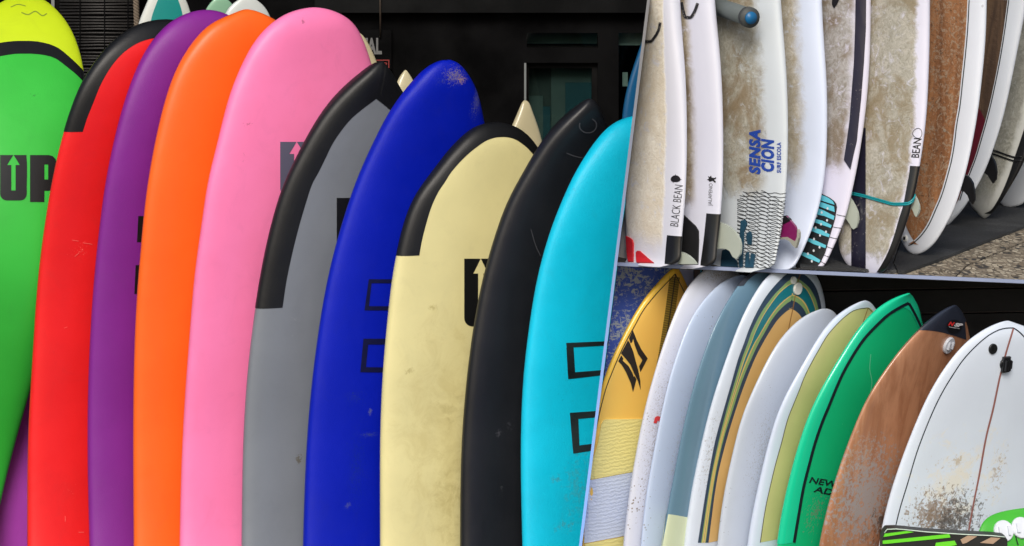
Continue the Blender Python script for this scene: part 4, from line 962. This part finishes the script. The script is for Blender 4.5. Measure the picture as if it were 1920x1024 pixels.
B.decal('sticker', [[(1788 + 14.5 * math.cos(R(q)), 612 + 13 * math.sin(R(q))) for q in range(0, 360, 15)]], M_ds, off=.002)
B.text('logo_letter', 'N', (1775.5, 609.5), (11, 1.4), (2.2, -7.5), mat('logo_red', (225, 50, 50)), bold=.06, shear=.25, off=.003)
B.text('logo_letter', 'SP', (1786.5, 611), (15.5, 2.0), (2.2, -7), mat('logo_white', (225, 225, 228)), bold=.06, shear=.25, off=.003)
B.strip('logo_line', [(1777, 612), (1797, 615)], .9, bpy.data.materials['logo_white'], off=.003, M=6)
d = B.disc('mount_disc', 1777.5, 647, 16.5, mat('mount_grey_white', (196, 202, 212), rough=.4), parent=B.b, squash=.95)
B.block('mount_rib', -8, -2.5, -8, 6, .005, .011, bpy.data.materials['mount_grey_white'], d); B.block('mount_rib', 4, 8, -7, 6, .005, .011, bpy.data.materials['mount_grey_white'], d)
# white big
B = hard('large white board with dirty grey patch, red brown stringer and black mounts', (1889, 601.5), [(1879, 603.5), (1868, 607), (1849, 615), (1831, 626.5), (1812.5, 642), (1794, 662), (1778, 682), (1762, 705.6), (1749, 729), (1734.7, 755), (1723, 785.6), (1707, 822.5), (1694, 859.5), (1680.6, 896), (1670, 930.6), (1661, 965), (1653, 1002), (1650, 1018)],
    [(603.5, 10), (607, 18), (616, 46), (642, 71), (669, 89), (700, 104), (769, 123), (817, 131), (888, 143), (954, 149), (1018, 152)], -1.66, psi=33)
DIRT = (92, 80, 70)
B.body(glassy('white_board', (222, 232, 246), rough=.35, wear=[B.wear(1800, 900, 130, 120, 24, .44, (236, 230, 216), .8, .25), B.wear(1775, 965, 100, 90, 100, .52, (130, 114, 102), .85, .07), B.wear(1785, 985, 85, 80, 85, .5, (82, 76, 72), .85, .07), B.wear(1745, 960, 70, 70, 90, .52, (150, 128, 108), .8, .06), B.wear(1868, 890, 34, 90, 100, .56, (176, 152, 120), .7, .08), B.wear(1790, 865, 110, 40, 70, .6, (196, 176, 146), .7, .08), B.wear(1780, 700, 200, 200, 120, .74, (140, 130, 120), .5)]))
wl = [(1899.5, 615), (1889, 615.2), (1878, 617), (1857, 626.5), (1839, 640), (1820, 658), (1802, 679), (1786, 703), (1770, 729), (1757, 753.5), (1736, 801.5), (1717.5, 851.5), (1702, 904), (1686, 957), (1678, 991), (1672, 1020)]
B.strip('pinline', wl, 1.9, LINE); B.strip('pinline', [(1899.5, 615), (1906, 619), (1913.4, 625), (1924, 636)], 1.9, LINE, M=20)
B.strip('stringer', [(1899.5, 616), (1883.6, 669), (1875.7, 700), (1861, 769), (1849, 817), (1836, 888.5), (1823, 954), (1812, 1018)], 3.2, mat('stringer_red_brown', (150, 98, 92), rough=.5))
BPL = mat('black_plastic', (22, 23, 25), rough=.35)
d = B.disc('leash_plug', 1861, 654, 10, BPL, parent=B.b, hgt=.004); B.block('plug_hole', -3, 3, -4, 3, .003, .0048, mat('deep_black', (4, 4, 4)), d); B.block('plug_pin', -.8, .8, -4, 3, .004, .0055, BPL, d)
d = B.disc('camera_mount', 1883, 682, 11.5, BPL, parent=B.b, hgt=.005); B.block('mount_body', -8.5, 8.5, -15, 15, .002, .009, BPL, d)
for q in (-5, 0, 5): B.block('mount_rib', q - 1.5, q + 1.5, -10, 11, .009, .016, BPL, d)
B.block('mount_tab', 8.5, 12, -7, 8, .003, .012, BPL, d)
# green pad with discs, striped pad in front
GP = foam('grass_green_pad', (70, 178, 54))
B = Board('green topped board corner with white round mounts at lower right', None, (1945, 951), [(1913, 953.6), (1895, 955), (1873, 959), (1854.6, 967.6), (1845, 978), (1841.5, 985), (1835, 1004), (1832, 1018)], [(953.6, 32), (955, 48), (959, 70), (967.6, 88), (978, 97), (985, 100), (1004, 107), (1018, 110)], 1, 20, -1.93, .022, 2470, yref='tip', lean=-.05, n=2.6)
B.body(GP)
MW = mat('mount_white', (222, 228, 236), rough=.4)
for (u, v) in ((1881, 996), (1914, 990)):
    d = B.disc('mount_disc', u, v, 20, MW, parent=B.b); B.block('mount_rib', -12, -6, -8, 9, .005, .011, MW, d); B.block('mount_rib', 7, 12, -8, 9, .005, .011, MW, d)
B.disc('small_plug', 1853, 1006, 4.5, BPL, parent=B.b, hgt=.003)
B.strip('black_cord', [(1916, 980), (1906, 984), (1902, 996), (1905, 1012), (1908, 1022)], 2, BPL, off=.003, M=24)
sp_ = root('bodyboard', 'black topped bodyboard end with bright green and tan stripes, in front', 'bodyboard', (pt(1770, 1100, -2.02)[0], -2.02, 0))
PB = foam('pad_black', (30, 32, 30)); PGn = foam('pad_green', (104, 214, 40)); PT = foam('pad_tan', (172, 146, 122))
top = [(1654, 1012), (1658, 1000), (1663.5, 993.5), (1680, 993), (1694, 994), (1738.6, 998.6), (1804.5, 1003), (1860, 1005.5), (1883.6, 1008), (1889, 1012)]
fw = lambda pts, Y: [pt(u, v, Y) for u, v in pts]
k = len(top); VF = fw(top, -2.02) + [np.array((fw(top, -2.02)[-1][0], -2.02, .001)), np.array((fw(top, -2.02)[0][0], -2.02, .001))]; k = len(VF)
VB = [p + np.array((0, .045, 0)) for p in VF]
mesh_obj('foam_core', VF + VB, [tuple(range(k)), tuple(range(2 * k - 1, k - 1, -1))] + [(i, i + k, (i + 1) % k + k, (i + 1) % k) for i in range(k)], PB, sp_, smooth=False)
def plate(name, pts, m):
    A = fw(pts, -2.0225); q = len(A); Bk = [p + np.array((0, .002, 0)) for p in A]
    mesh_obj(name, A + Bk, [tuple(range(q)), tuple(range(2 * q - 1, q - 1, -1))] + [(i, i + q, (i + 1) % q + q, (i + 1) % q) for i in range(q)], m, sp_, smooth=False)
plate('green_stripe', [(1659, 1001), (1700, 996), (1713, 998), (1656.5, 1007)], PGn); plate('green_stripe', [(1655, 1014), (1780, 1001.6), (1782, 1008), (1665, 1019.5), (1655, 1020)], PGn); plate('green_stripe', [(1755, 1018), (1790, 1014), (1794, 1022), (1752, 1030)], PGn)
plate('tan_stripe', [(1801, 1012), (1815, 1004.5), (1832, 1006), (1812, 1018), (1805, 1020)], PT); plate('tan_stripe', [(1838, 1018), (1858, 1008), (1876, 1009), (1862, 1020)], PT)
ed = fw([(1658, 999.6), (1663.5, 992.6), (1680, 992), (1694, 993), (1738.6, 997.6), (1804.5, 1002), (1860, 1004.5), (1884, 1007)], -2.0215)
mesh_obj('pale_edge', *tube(ed, .0012, 6), mat('pale_green_edge', (200, 220, 205)), sp_)

# ------------------------------------------------------------------ upper row: tails standing on the ledge
GU = 'white boards standing tail down on the ledge'
UK = dict(h=.027, vend=-1080, lean=.06, psi=-48, n=2.2, slope=.3)
def led(label, tip, edge, half, Y, **k):
    d = dict(UK); d.update(k); return Board(label, GU, tip, edge, half, -1, d.pop('psi'), Y, d.pop('h'), d.pop('vend'), yref='tip', **d)
WX = dict(c0=(212, 206, 190), c1=(186, 178, 158), c2=(168, 158, 134), c3=(110, 100, 84), lo=-1.2, hi=.42, rag=.3, scale=60)
def waxed(name, c, **k):
    q = dict(WX); q.update(k.pop('wax', {})); return glassy(name, c, wax=q, **k)
FING = mat('fin_grey', (176, 184, 172), rough=.3, coat=.4); FINB = mat('fin_black', (18, 18, 20), rough=.4); RAILB = glassy('black_rail', (20, 20, 22))
z5 = lambda pts: [(1150 + x / 3.793, 250 + y / 3.793) for x, y in pts]
z6 = lambda pts: [(1400 + x / 3.793, 250 + y / 3.793) for x, y in pts]
z7 = lambda pts: [(1620 + x / 3.793, 260 + y / 3.793) for x, y in pts]
BLK = mat('ink_black', (24, 22, 26), rough=.4)
EYb = EY + .012
# sliver board by the divider
B = led('pale grey sliver of a board against the divider', (1190, 494), [(1205, 492.5), (1212, 480), (1218, 440), (1222, 380), (1224, 300), (1226, 200), (1228, 6)], [(492.5, 22), (480, 26.5), (440, 27), (380, 24.5), (300, 20), (200, 15), (6, 4)], EYb + .10, vend=-700)
B.body(glassy('pale_grey_board', (206, 202, 196)))
# black bean
B = led('white waxed board with a small black bean drawing and red tail triangles', (1225, 498), [(1258, 497.6), (1271, 496), (1272, 494), (1276, 461), (1279, 429), (1282, 397.6), (1285, 355.5), (1287, 303), (1287.6, 250), (1286, 158), (1283, 105.5), (1279, 66), (1274, 6)],
    [(497.6, 33), (496, 46), (494, 46.7), (461, 50), (429, 52.5), (371, 56), (300, 53.6), (200, 47), (100, 39), (6, 28)], EYb, refs=(6, 371), hn=.004, taper=.3)
B.body(waxed('waxed_white_bean', (214, 216, 228), wax=dict(hi=.45, lo=-1.3, z0=B.dk(1225, 455)[1], zs=.03, c0=(238, 233, 220), c1=(212, 203, 184), c2=(216, 204, 182), c3=(180, 168, 140), rag=.2, soft=.06)))
B.rail_band([(1251.3, 441), (1250, 452), (1248.5, 470), (1247.4, 484), (1246.4, 495)], RAILB, both=False, to_tip=False)
B.decal('pad_block', [z5([(98, 730), (120, 742), (140, 758), (147, 785), (145, 918), (108, 918)])], mat('red_pad', (196, 30, 40), rough=.5), off=.004, thick=True)
B.decal('pad_block', [z5([(168, 848), (178, 836), (192, 836), (292, 926), (168, 924)])], bpy.data.materials['red_pad'], off=.004, thick=True)
B.text('lettering', 'BLACK BEAN', (1272, 425), (9, -77), (-15, -2), BLK, bold=-.012)
B.decal('bean_mark', [[(1267 + 9 * math.cos(R(q)) * (1 - .12 * math.cos(R(q - 100))), 335 + 6.4 * math.sin(R(q)) + 2.2 * math.cos(R(q)) ** 2) for q in range(0, 360, 15)]], BLK, g=5)
for q in ([(1267, 327), (1267.5, 330)], [(1275, 336), (1278, 337)], [(1262, 340), (1263, 343)]): B.strip('bean_limb', q, .9, BLK, M=5)
B.strip('crescent_mark', [(1208, 73), (1212, 78), (1220, 78), (1229, 69), (1236, 56), (1239, 42)], 5, mat('worn_black', (30, 30, 36), rough=.6, flake=(260, .62, (205, 200, 190), .8)), off=.0022, M=40)
B.fin([(1274, 471.5), (1283, 474), (1292, 479), (1300, 486), (1307, 495), (1272, 495)], FING, (1276, 470))
# jalapeno
B = led('white board with brown wax, a tiny black pepper drawing and black tail rail', (1287, 502), [(1325, 500.5), (1337.5, 499), (1338.5, 497), (1341, 479), (1345, 445), (1349, 419), (1351.7, 387), (1354, 355), (1355.6, 303), (1355.6, 264), (1355, 211), (1353, 145), (1349, 92), (1344, 40), (1338.5, 6)],
    [(500.5, 38), (499, 45), (497, 46), (479, 49), (445, 53), (419, 55), (355, 59), (264, 60), (145, 57), (6, 50)], EYb + .012, refs=(6, 300), hn=.004)
B.body(waxed('waxed_white_jalapeno', (214, 216, 230), wax=dict(hi=.27, lo=-1.3, z0=B.dk(1300, 380)[1], zs=.02, c0=(176, 166, 144), c1=(146, 132, 108), c2=(120, 102, 78), soft=.16)))
B.decal('grip_pad', [z5([(480, 560), (505, 580), (590, 660), (610, 695), (612, 760), (606, 935), (470, 935)])], mat('black_grip', (18, 18, 20), rough=.6), off=.004, thick=True)
B.rail_band([(1325, 400), (1324, 410), (1322, 430), (1320, 448), (1317, 472), (1314, 494), (1313.6, 498)], RAILB, both=False, to_tip=False)
B.text('lettering', 'JALAPENO', (1337, 386), (2, -42), (-9, 0), BLK, bold=-.012)
B.decal('pepper_mark', [[(1328, 330), (1331, 332), (1334, 329), (1335, 333), (1340, 334), (1343, 332), (1343, 335), (1339, 337), (1343, 341), (1341, 343), (1337, 339), (1331, 341), (1329, 338), (1326, 337), (1330, 335)]], BLK, g=5)
B.strip('crescent_mark', [(1279, 4), (1282, 20), (1287, 32), (1294, 33), (1303, 22), (1309, 6)], 5.5, bpy.data.materials['worn_black'], off=.0022, M=40)
B.fin([(1348, 416), (1358, 419), (1369, 425), (1378, 433), (1383, 440), (1388, 449), (1390, 458), (1390, 468), (1388.6, 477), (1382, 485.4), (1375, 481), (1369, 470), (1362, 466.5), (1355.6, 465.7), (1341, 467.5)], FING, (1349, 418))
# sensacion
B = led('white waxed board with big blue lettering and black diamond net grip', (1394, 507), [(1436, 506), (1448, 505), (1449.5, 502), (1451, 492.5), (1458, 461), (1464.6, 429), (1469, 397.6), (1472.5, 361), (1475, 316), (1476.5, 276), (1476.5, 211), (1474, 145), (1470.7, 92), (1466, 40), (1462, 6)],
    [(506, 42), (505, 54), (502, 55), (492, 57), (461, 63), (429, 68), (361, 75), (264, 78), (145, 76), (6, 70)], EYb + .03, refs=(6, 300), hn=.004)
B.body(waxed('waxed_white_sensacion', (206, 214, 220), wax=dict(hi=.54, lo=-1.3, z0=B.dk(1400, 358)[1], zs=.03, c0=(186, 184, 172), c1=(150, 146, 130), c2=(132, 110, 76), soft=.14, rag=.5)))  # wax colour also darkened, standing in for shade on this deck
BLU = mat('faded_blue_print', (24, 66, 160), rough=.6, flake=(110, .6, (150, 160, 175), .6))
B.text('lettering', 'SENSA', (1427, 327), (0, -84), (-22, 0), BLU, bold=.055, shear=.2, space=1.12); B.text('lettering', 'CION', (1452.5, 322), (0, -62), (-25, 0), BLU, bold=.055, shear=.2, space=1.12); B.text('lettering', 'SURF ESCOLA', (1465, 324), (0, -57), (-8, 0), BLU, bold=.035, space=1.15)
def netline(pts): return pts
GRL = mat('grip_line', (16, 18, 22), rough=.6)
# diamond grip lines
oc = [(1382, 368), (1398, 353), (1420, 356), (1446, 361), (1471, 366)]
n_ = 0
rr = lambda v: 1474 - max(0, (v - 400)) * .23
ll = lambda v: 1383 + max(0, 372 - v) * .9
for i in range(21):
    v0 = 360 + i * 7.0; xl_, xr_ = ll(v0), rr(v0); n_ = 9
    B.strip('grip_line', [(xl_ + (xr_ - xl_) * j / (n_ - 1), v0 + 2.5 * (j / (n_ - 1)) + (1.5 if j % 2 else -.4)) for j in range(n_)], 1.05, GRL, M=36)
for i in range(24):
    v0 = 330 + i * 7.4; pts = []
    for j in range(19):
        u_ = 1383 + j * 5; v_ = v0 + j * 2.9 + (1.2 if j % 4 < 2 else -.4)
        if v_ > 357 + (1410 - u_) * .1 and v_ < 505 and ll(v_) <= u_ <= rr(v_): pts.append((u_, v_))
    if len(pts) > 2: B.strip('grip_line', pts, 1.05, GRL, M=30)
TB = mat('teal_black_pad', (16, 62, 84), rough=.6, tint=.4, specks=.8, speck_col=(24, 36, 44))
for q in ([(1391, 414), (1398, 412), (1402, 420), (1396, 436), (1393, 502), (1387, 502), (1389, 440)], [(1402, 437), (1408, 434), (1411, 440), (1410, 459), (1404, 459), (1401, 446)], [(1400, 476), (1405, 472), (1406, 503), (1398, 503)], [(1410, 475), (1417, 477), (1413, 503), (1406, 503)], [(1356, 470), (1368, 466), (1374, 480), (1383, 490), (1384, 502), (1352, 502)]):
    B.decal('grip_block', [q], TB, off=.004, thick=True)
B.fin([(1470, 408), (1476, 405), (1482, 412), (1492, 424), (1496, 436), (1497, 448), (1494, 462), (1489, 458), (1483, 450), (1476, 446), (1460, 446)], mat('fin_magenta', (120, 18, 84), rough=.35, coat=.4), (1470, 408),
    parts=[([(1470, 405), (1474, 404), (1482, 411), (1483, 414), (1476, 418), (1466, 422)], FINB, 'fin_base'), ([(1497, 430), (1499.5, 436), (1499.5, 446), (1493.6, 465), (1488, 460), (1482, 452), (1474, 448), (1464, 449), (1464, 445), (1478, 444), (1488, 450), (1493, 452), (1496, 444)], mat('fin_hatch', (150, 150, 138), rough=.4, tint=.3), 'fin_edge')])
# rack arm
ra = root('rack_arm', 'grey padded rack arm with a bright blue end cap', 'rack arm', (0, 0, 0))
p1, p0 = pt(1406, 33, EY - .06), pt(1322, 4, EY + .16)
mesh_obj('tube', *tube([p0, p1], .021, 20), mat('rack_grey', (96, 104, 104), rough=.6), ra)
dd = (p1 - p0) / np.linalg.norm(p1 - p0)
mesh_obj('end_ring', *tube([p1 - dd * .012, p1 + dd * .003], .024, 20), mat('rack_dark', (70, 74, 74), rough=.6), ra); mesh_obj('end_cap', *tube([p1 + dd * .003, p1 + dd * .008], .0145, 18), mat('cap_blue', (22, 104, 158), rough=.4), ra)
# plain white
B = led('plain white board with a narrow tail and light wax along its left', (1452, 510), [(1470, 509), (1484, 504), (1503, 474), (1516, 445), (1526.5, 419), (1534.5, 392), (1541, 363), (1546, 329), (1550, 276), (1550, 264), (1551, 211), (1550, 158), (1546, 100), (1542.4, 53), (1540, 6)],
    [(509, 17), (504, 30), (474, 38), (445, 44), (392, 52), (329, 60), (264, 64), (158, 66), (6, 62)], EYb + .045, refs=(6, 270), hn=.01)
B.body(waxed('waxed_white_plain', (212, 222, 242), wax=dict(hi=.45, lo=-1.3, rag=.5, z0=B.dk(1500, 330)[1], zs=.05, c0=(202, 196, 182), c1=(168, 156, 134), c2=(156, 144, 120), soft=.2)))
# dark stripe, teal pad
B = led('white board with a dark stripe and teal and black tail pad', (1513, 509), [(1530, 507.5), (1541, 503), (1555.5, 476.7), (1568.7, 450), (1579, 424), (1588.5, 397.6), (1596.4, 363), (1604, 329), (1611, 289.5), (1615, 264), (1619, 237), (1625.4, 184.5), (1630, 118.6), (1632, 66), (1632, 6)],
    [(507.5, 15), (503, 26), (450, 38), (397, 46), (329, 54), (289, 58), (237, 62), (118, 64), (6, 62)], EYb + .055, refs=(6, 240), hn=.01)
B.body(waxed('waxed_white_stripe', (218, 216, 234), wax=dict(hi=.7, lo=-1.3, rag=.4, z0=B.dk(1570, 312)[1], zs=.03, c0=(186, 183, 182), c1=(146, 140, 130), c2=(126, 108, 84), soft=.16)))  # dirty wax, its tone lowered further to imitate the shaded deck
B.decal('dark_stripe', [[(1605, -10), (1604, 53), (1601.7, 118.6), (1597.7, 171), (1593.8, 224), (1588.5, 264), (1583, 300), (1595, 318.5), (1601, 290), (1607, 264), (1609.6, 237), (1615, 184.5), (1620, 118.6), (1623.6, 53), (1624, -10)]], glassy('dark_navy', (32, 30, 52), flake=(120, .68, (150, 145, 140), .8)), off=.0022)
B.decal('black_mark', [[(1561, -6), (1577, -6), (1570, 9), (1565, 16), (1561, 9)]], BLK, off=.0022)
pad = z6([(515, 420), (548, 436), (590, 457), (622, 480), (638, 502), (643, 525), (630, 610), (606, 690), (590, 742), (560, 850), (526, 920), (478, 978), (330, 985), (360, 900), (430, 760), (480, 590)])
B.decal('tail_pad', [pad], mat('pad_dark', (24, 26, 28), rough=.6), off=.004, thick=True, parent=B.b)
PT_ = mat('pad_teal', (94, 190, 208), rough=.6)
for q in ([(522, 432), (560, 446), (592, 462), (622, 484), (634, 510), (515, 472)], [(514, 482), (630, 522), (634, 562), (508, 516)], [(506, 530), (560, 552), (632, 590), (626, 618), (560, 590), (498, 578)], [(490, 608), (550, 625), (612, 655), (606, 676), (540, 652), (484, 634)], [(470, 668), (540, 690), (598, 722), (592, 742), (530, 722), (462, 694)], [(444, 746), (500, 766), (572, 800), (566, 820), (490, 794), (436, 768)], [(404, 848), (470, 868), (530, 905), (522, 924), (450, 896), (392, 868)]):
    B.decal('pad_bar', [z6(q)], PT_, off=.0052, parent=B.b)
DOT = mat('pad_dot', (206, 210, 214), rough=.5)
for (x, y) in ((586, 537), (545, 566), (508, 592), (582, 622), (540, 650), (502, 676), (574, 704), (532, 730), (490, 757), (528, 815), (487, 840), (447, 862), (473, 916)):
    (u, v), = z6([(x, y)]); B.decal('pad_dot', [[(u + 1.9 * math.cos(R(q)), v + 2.6 * math.sin(R(q))) for q in range(0, 360, 45)]], DOT, off=.006, parent=B.b)
for (x0, y0, x1, y1) in ((642, 578, 700, 590), (616, 666, 672, 674), (590, 738, 646, 750), (570, 806, 624, 822), (550, 866, 590, 880), (530, 912, 562, 930), (500, 950, 530, 966)):
    B.strip('rail_tick', z6([(x0, y0), ((x0 + x1) / 2, (y0 + y1) / 2 + 2), (x1, y1)]), 1.1, BLK, M=10)
B.fin([(1594, 371), (1598, 376), (1605.6, 390), (1609, 399), (1610, 408), (1609.5, 418), (1607, 426.6), (1601.7, 430), (1598, 427), (1594, 419), (1588, 411), (1583, 408)], FING, (1594, 374))
# bean
B = led('wax covered board tied with a teal leash, black tail rail below its lettering', (1628, 514.3), [(1646, 513.6), (1657, 508), (1667.5, 492), (1679, 468), (1691, 439), (1701.7, 407.6), (1711, 373), (1719, 339), (1725.5, 299.5), (1731, 264), (1736, 224), (1739, 171), (1741, 118.6), (1742.6, 66), (1742.6, 6)],
    [(513.6, 16), (508, 27), (492, 41), (468, 53), (439, 60), (407, 66), (373, 72), (299, 77), (224, 80), (118, 80), (6, 78)], EYb + .03, refs=(6, 300), hn=.03)
B.body(waxed('waxed_bean', (220, 220, 236), wax=dict(hi=.82, lo=-1.3, rag=.35, z0=B.dk(1640, 482)[1], zs=.015, c0=(196, 192, 180), c1=(152, 148, 132), c2=(140, 124, 92), scale=64, soft=.06)))  # wax coat with some deck shade mixed into its colours
B.decal('dark_stripe', [[(1600, 240), (1624, 240), (1624, 380), (1624, 512.5), (1612, 513), (1597, 504), (1597, 400)]], glassy('worn_navy_stripe', (28, 26, 44), flake=(90, .6, (165, 160, 158), .85)), off=.0016)
B.rail_band([(1706.5, 311), (1705.7, 320.6), (1700, 352), (1694, 384), (1686, 410), (1676.7, 442), (1666, 471), (1654, 494.6), (1643.7, 510.5)], RAILB, both=False, to_tip=False)
B.rail_band([(1568, 440), (1572, 455), (1578, 474), (1588, 495), (1600, 509)], RAILB, both=False, to_tip=False) if False else None
B.text('lettering', 'BEAN', (1723, 296), (5, -36), (-14, -1), BLK, bold=.01)
bn = [(1720 + 8.5 * math.cos(R(q)), 250 + 9 * math.sin(R(q)) * (1 - .25 * math.cos(R(q - 180)))) for q in range(0, 361, 15)]
B.strip('bean_mark', bn, .9, BLK, M=50)
leash = root('leash', 'teal leash cord wrapped round the wax covered board', 'leash', tuple(pt(1660, 380, EY)))
ML = mat('leash_teal', (16, 140, 148), rough=.35, coat=.3)
for dv_2 in (0, 3.2):
    t, th = B.curve([(1601, 362 + dv_2), (1620, 366 + dv_2), (1654, 375.5 + dv_2), (1680.6, 381.5 + dv_2), (1702, 380.5 + dv_2), (1711, 373 + dv_2), (1714.5, 365 + dv_2)], 40)
    tt = np.linspace(0, 1, 30)[1:]
    th = np.concatenate([th, th[-1] * (1 - tt) + (th[0] - 2 * math.pi) * tt]); t = np.concatenate([t, t[-1] * (1 - tt) + t[0] * tt])
    mesh_obj('cord', *tube(B.Pn(t, th, .0022), .0021, 7), ML, leash)
B.fin([(1711, 361), (1714, 364), (1720, 374), (1724, 385), (1724.5, 393), (1723, 400), (1719, 407), (1716, 403), (1712, 393), (1706, 386.5)], FING, (1711, 366))
# wood white rail
Yf = lambda u, v: float(floor_pt(u, v, .008)[1])
B = led('brown corkwood decked board with broad white rails and dark pinline', (1718, 477.3), [(1730.7, 473.5), (1746.5, 463), (1762, 442), (1775.5, 418), (1788.7, 392), (1799, 360), (1808.5, 328.5), (1816.4, 299.5), (1823, 262), (1831, 224), (1837.5, 171), (1843, 118.6), (1848, 66), (1849, 6)],
    [(473.5, 13), (463, 25), (442, 38), (418, 49), (392, 58), (360, 66), (299, 76), (224, 83), (118, 88), (6, 90)], Yf(1718, 477), refs=(6, 260), hn=.03)
B.body(glassy('white_rail', (224, 230, 240), specks=.3, speck_col=(60, 60, 60)))
wi = [(1704, 460.3), (1708, 459.4), (1714, 455), (1725.5, 444.5), (1741, 423.5), (1754.5, 394.5), (1767.6, 363), (1777, 331), (1785, 299.5), (1790.5, 267), (1794, 237), (1800.6, 198), (1806, 147.6), (1811, 100), (1815, 53), (1817.7, 0)]
ins = lambda c, dx: [(u - dx, v) for u, v in c]
WOODM = mat('worn_corkwood', (172, 120, 78), rough=.65, wood=(128, 84, 52), tint=.25, grain=(90, .8), specks=1.0, speck_col=(150, 140, 125))
nt = WOODM.node_tree; b = nt.nodes['Principled BSDF']; tc = nt.nodes.new('ShaderNodeTexCoord'); src = b.inputs['Base Color'].links[0].from_socket
g = nnoise(nt, tc.outputs['Object'], 60, 6, .75, 1.5); g2 = nnoise(nt, tc.outputs['Object'], 9, 4)
C = nmix(nt, nmath(nt, 'MULTIPLY', smooth(nt, g, .5, .58), .75), src, lin((166, 146, 122))); C = nmix(nt, nmath(nt, 'MULTIPLY', smooth(nt, nnoise(nt, tc.outputs['Object'], 130, 5, .7), .56, .66), .7), C, lin((64, 44, 30)))
nt.links.new(C, b.inputs['Base Color'])
wi2 = [(1704, 456.5), (1707, 455.8)] + [(u - 3.2, v - 1.5) for u, v in wi[2:]]
B.inlay(wi2, WOODM, off=.0012); B.strip('pinline', wi, 1.9, LINE, off=.0014)
d = B.disc('leash_plug', 1698, 447, 6, DISC, parent=B.b, hgt=.004); B.block('plug_hole', -2.5, 2.5, -3, 3, .003, .005, BPL, d)
B.fin([(1806, 326), (1809, 327), (1815, 330), (1820, 335), (1825, 344), (1827, 355), (1828.4, 366), (1828, 376), (1824, 383), (1819, 376), (1815, 366), (1809, 359.5), (1802, 357.5), (1800, 340)], FINB, (1808, 330))
# dark wood
B = led('dark brown decked board with white rails and a dark red tail', (1774, 423), [(1788.7, 411.6), (1804.5, 394.5), (1816, 376), (1824, 362), (1833.5, 347), (1846.7, 320.6), (1857, 294), (1866, 267), (1876, 237), (1889, 184.5), (1899.5, 132), (1910, 79), (1917, 44), (1926, 6)],
    [(411, 15), (394, 28), (376, 36), (347, 46), (320, 52), (265, 62), (184, 70), (79, 74), (6, 75)], Yf(1776, 421), refs=(6, 240), hn=.03)
B.body(glassy('white_rail_two', (214, 220, 228)))
di = [(1800, 376), (1808, 352), (1820, 323), (1831, 294), (1840.5, 262), (1854.6, 211), (1866.5, 158), (1875.7, 110.7), (1885, 53), (1892, 0)]
DW = mat('dark_wood', (104, 80, 58), rough=.7, wood=(66, 48, 34), tint=.2, grain=(90, .6))
B.inlay(ins(di, 2.5), DW, off=.0012); B.strip('pinline', di, 1.9, LINE, off=.0014)
B.decal('red_panel', [[(1770, 420), (1797, 376), (1806, 350), (1818, 322), (1829, 293), (1838, 262), (1848, 226), (1838, 205), (1780, 205), (1750, 330)]], glassy('dark_red_deck', (92, 22, 34)), off=.0018)
B.fin([(1855, 290), (1858.6, 291.6), (1864, 299), (1868, 310), (1869.5, 323), (1868, 336.5), (1862.6, 344), (1858, 337), (1853, 328.5), (1845.4, 323), (1846, 305)], FINB, (1857, 293))
# grey with black rails
B = led('grey decked board with black rails and black cord at the right edge', (1846, 409.5), [(1858, 402), (1870.5, 386.5), (1883.6, 365.5), (1899.5, 339), (1913.4, 315), (1926, 285), (1955, 200), (1985, 100), (2010, 6)],
    [(402, 11), (386, 26), (365, 36), (339, 45), (315, 52), (285, 57), (200, 68), (100, 75), (6, 78)], Yf(1846, 409), refs=(6, 200), hn=.03)
B.body(waxed('grey_wax_board', (196, 198, 194), wax=dict(hi=.6, lo=-1.3, z0=B.dk(1846, 372)[1], zs=.04, c0=(176, 176, 166), c1=(126, 126, 116), c2=(140, 140, 132))))
B.rail_band([(1846, 400), (1857, 394.5), (1870.5, 376), (1883.6, 349.6), (1894, 323), (1902, 297), (1913, 265), (1940, 180)], RAILB, both=True, to_tip=False)
cd_ = root('cord_loop', 'black elastic cord looped round the grey decked board', 'cord', tuple(pt(1890, 295, Yf(1846, 409))))
for dv_2 in (0, 7):
    t, th = B.curve([(1856, 280 + dv_2), (1870, 284 + dv_2), (1890, 291 + dv_2), (1905, 295 + dv_2), (1916, 294 + dv_2)], 30)
    mesh_obj('cord', *tube(B.Pn(t, th, .003), .0022, 6), BPL, cd_)
B = led('white tail at the right edge behind the grey decked board', (1897, 388), [(1912, 385), (1930, 372), (1950, 340), (1975, 280), (2010, 100), (2030, 6)], [(385, 16), (372, 30), (340, 44), (280, 56), (100, 70), (6, 72)], Yf(1895, 387), refs=(6, 200), hn=.03)
B.body(glassy('white_far', (206, 212, 218)))
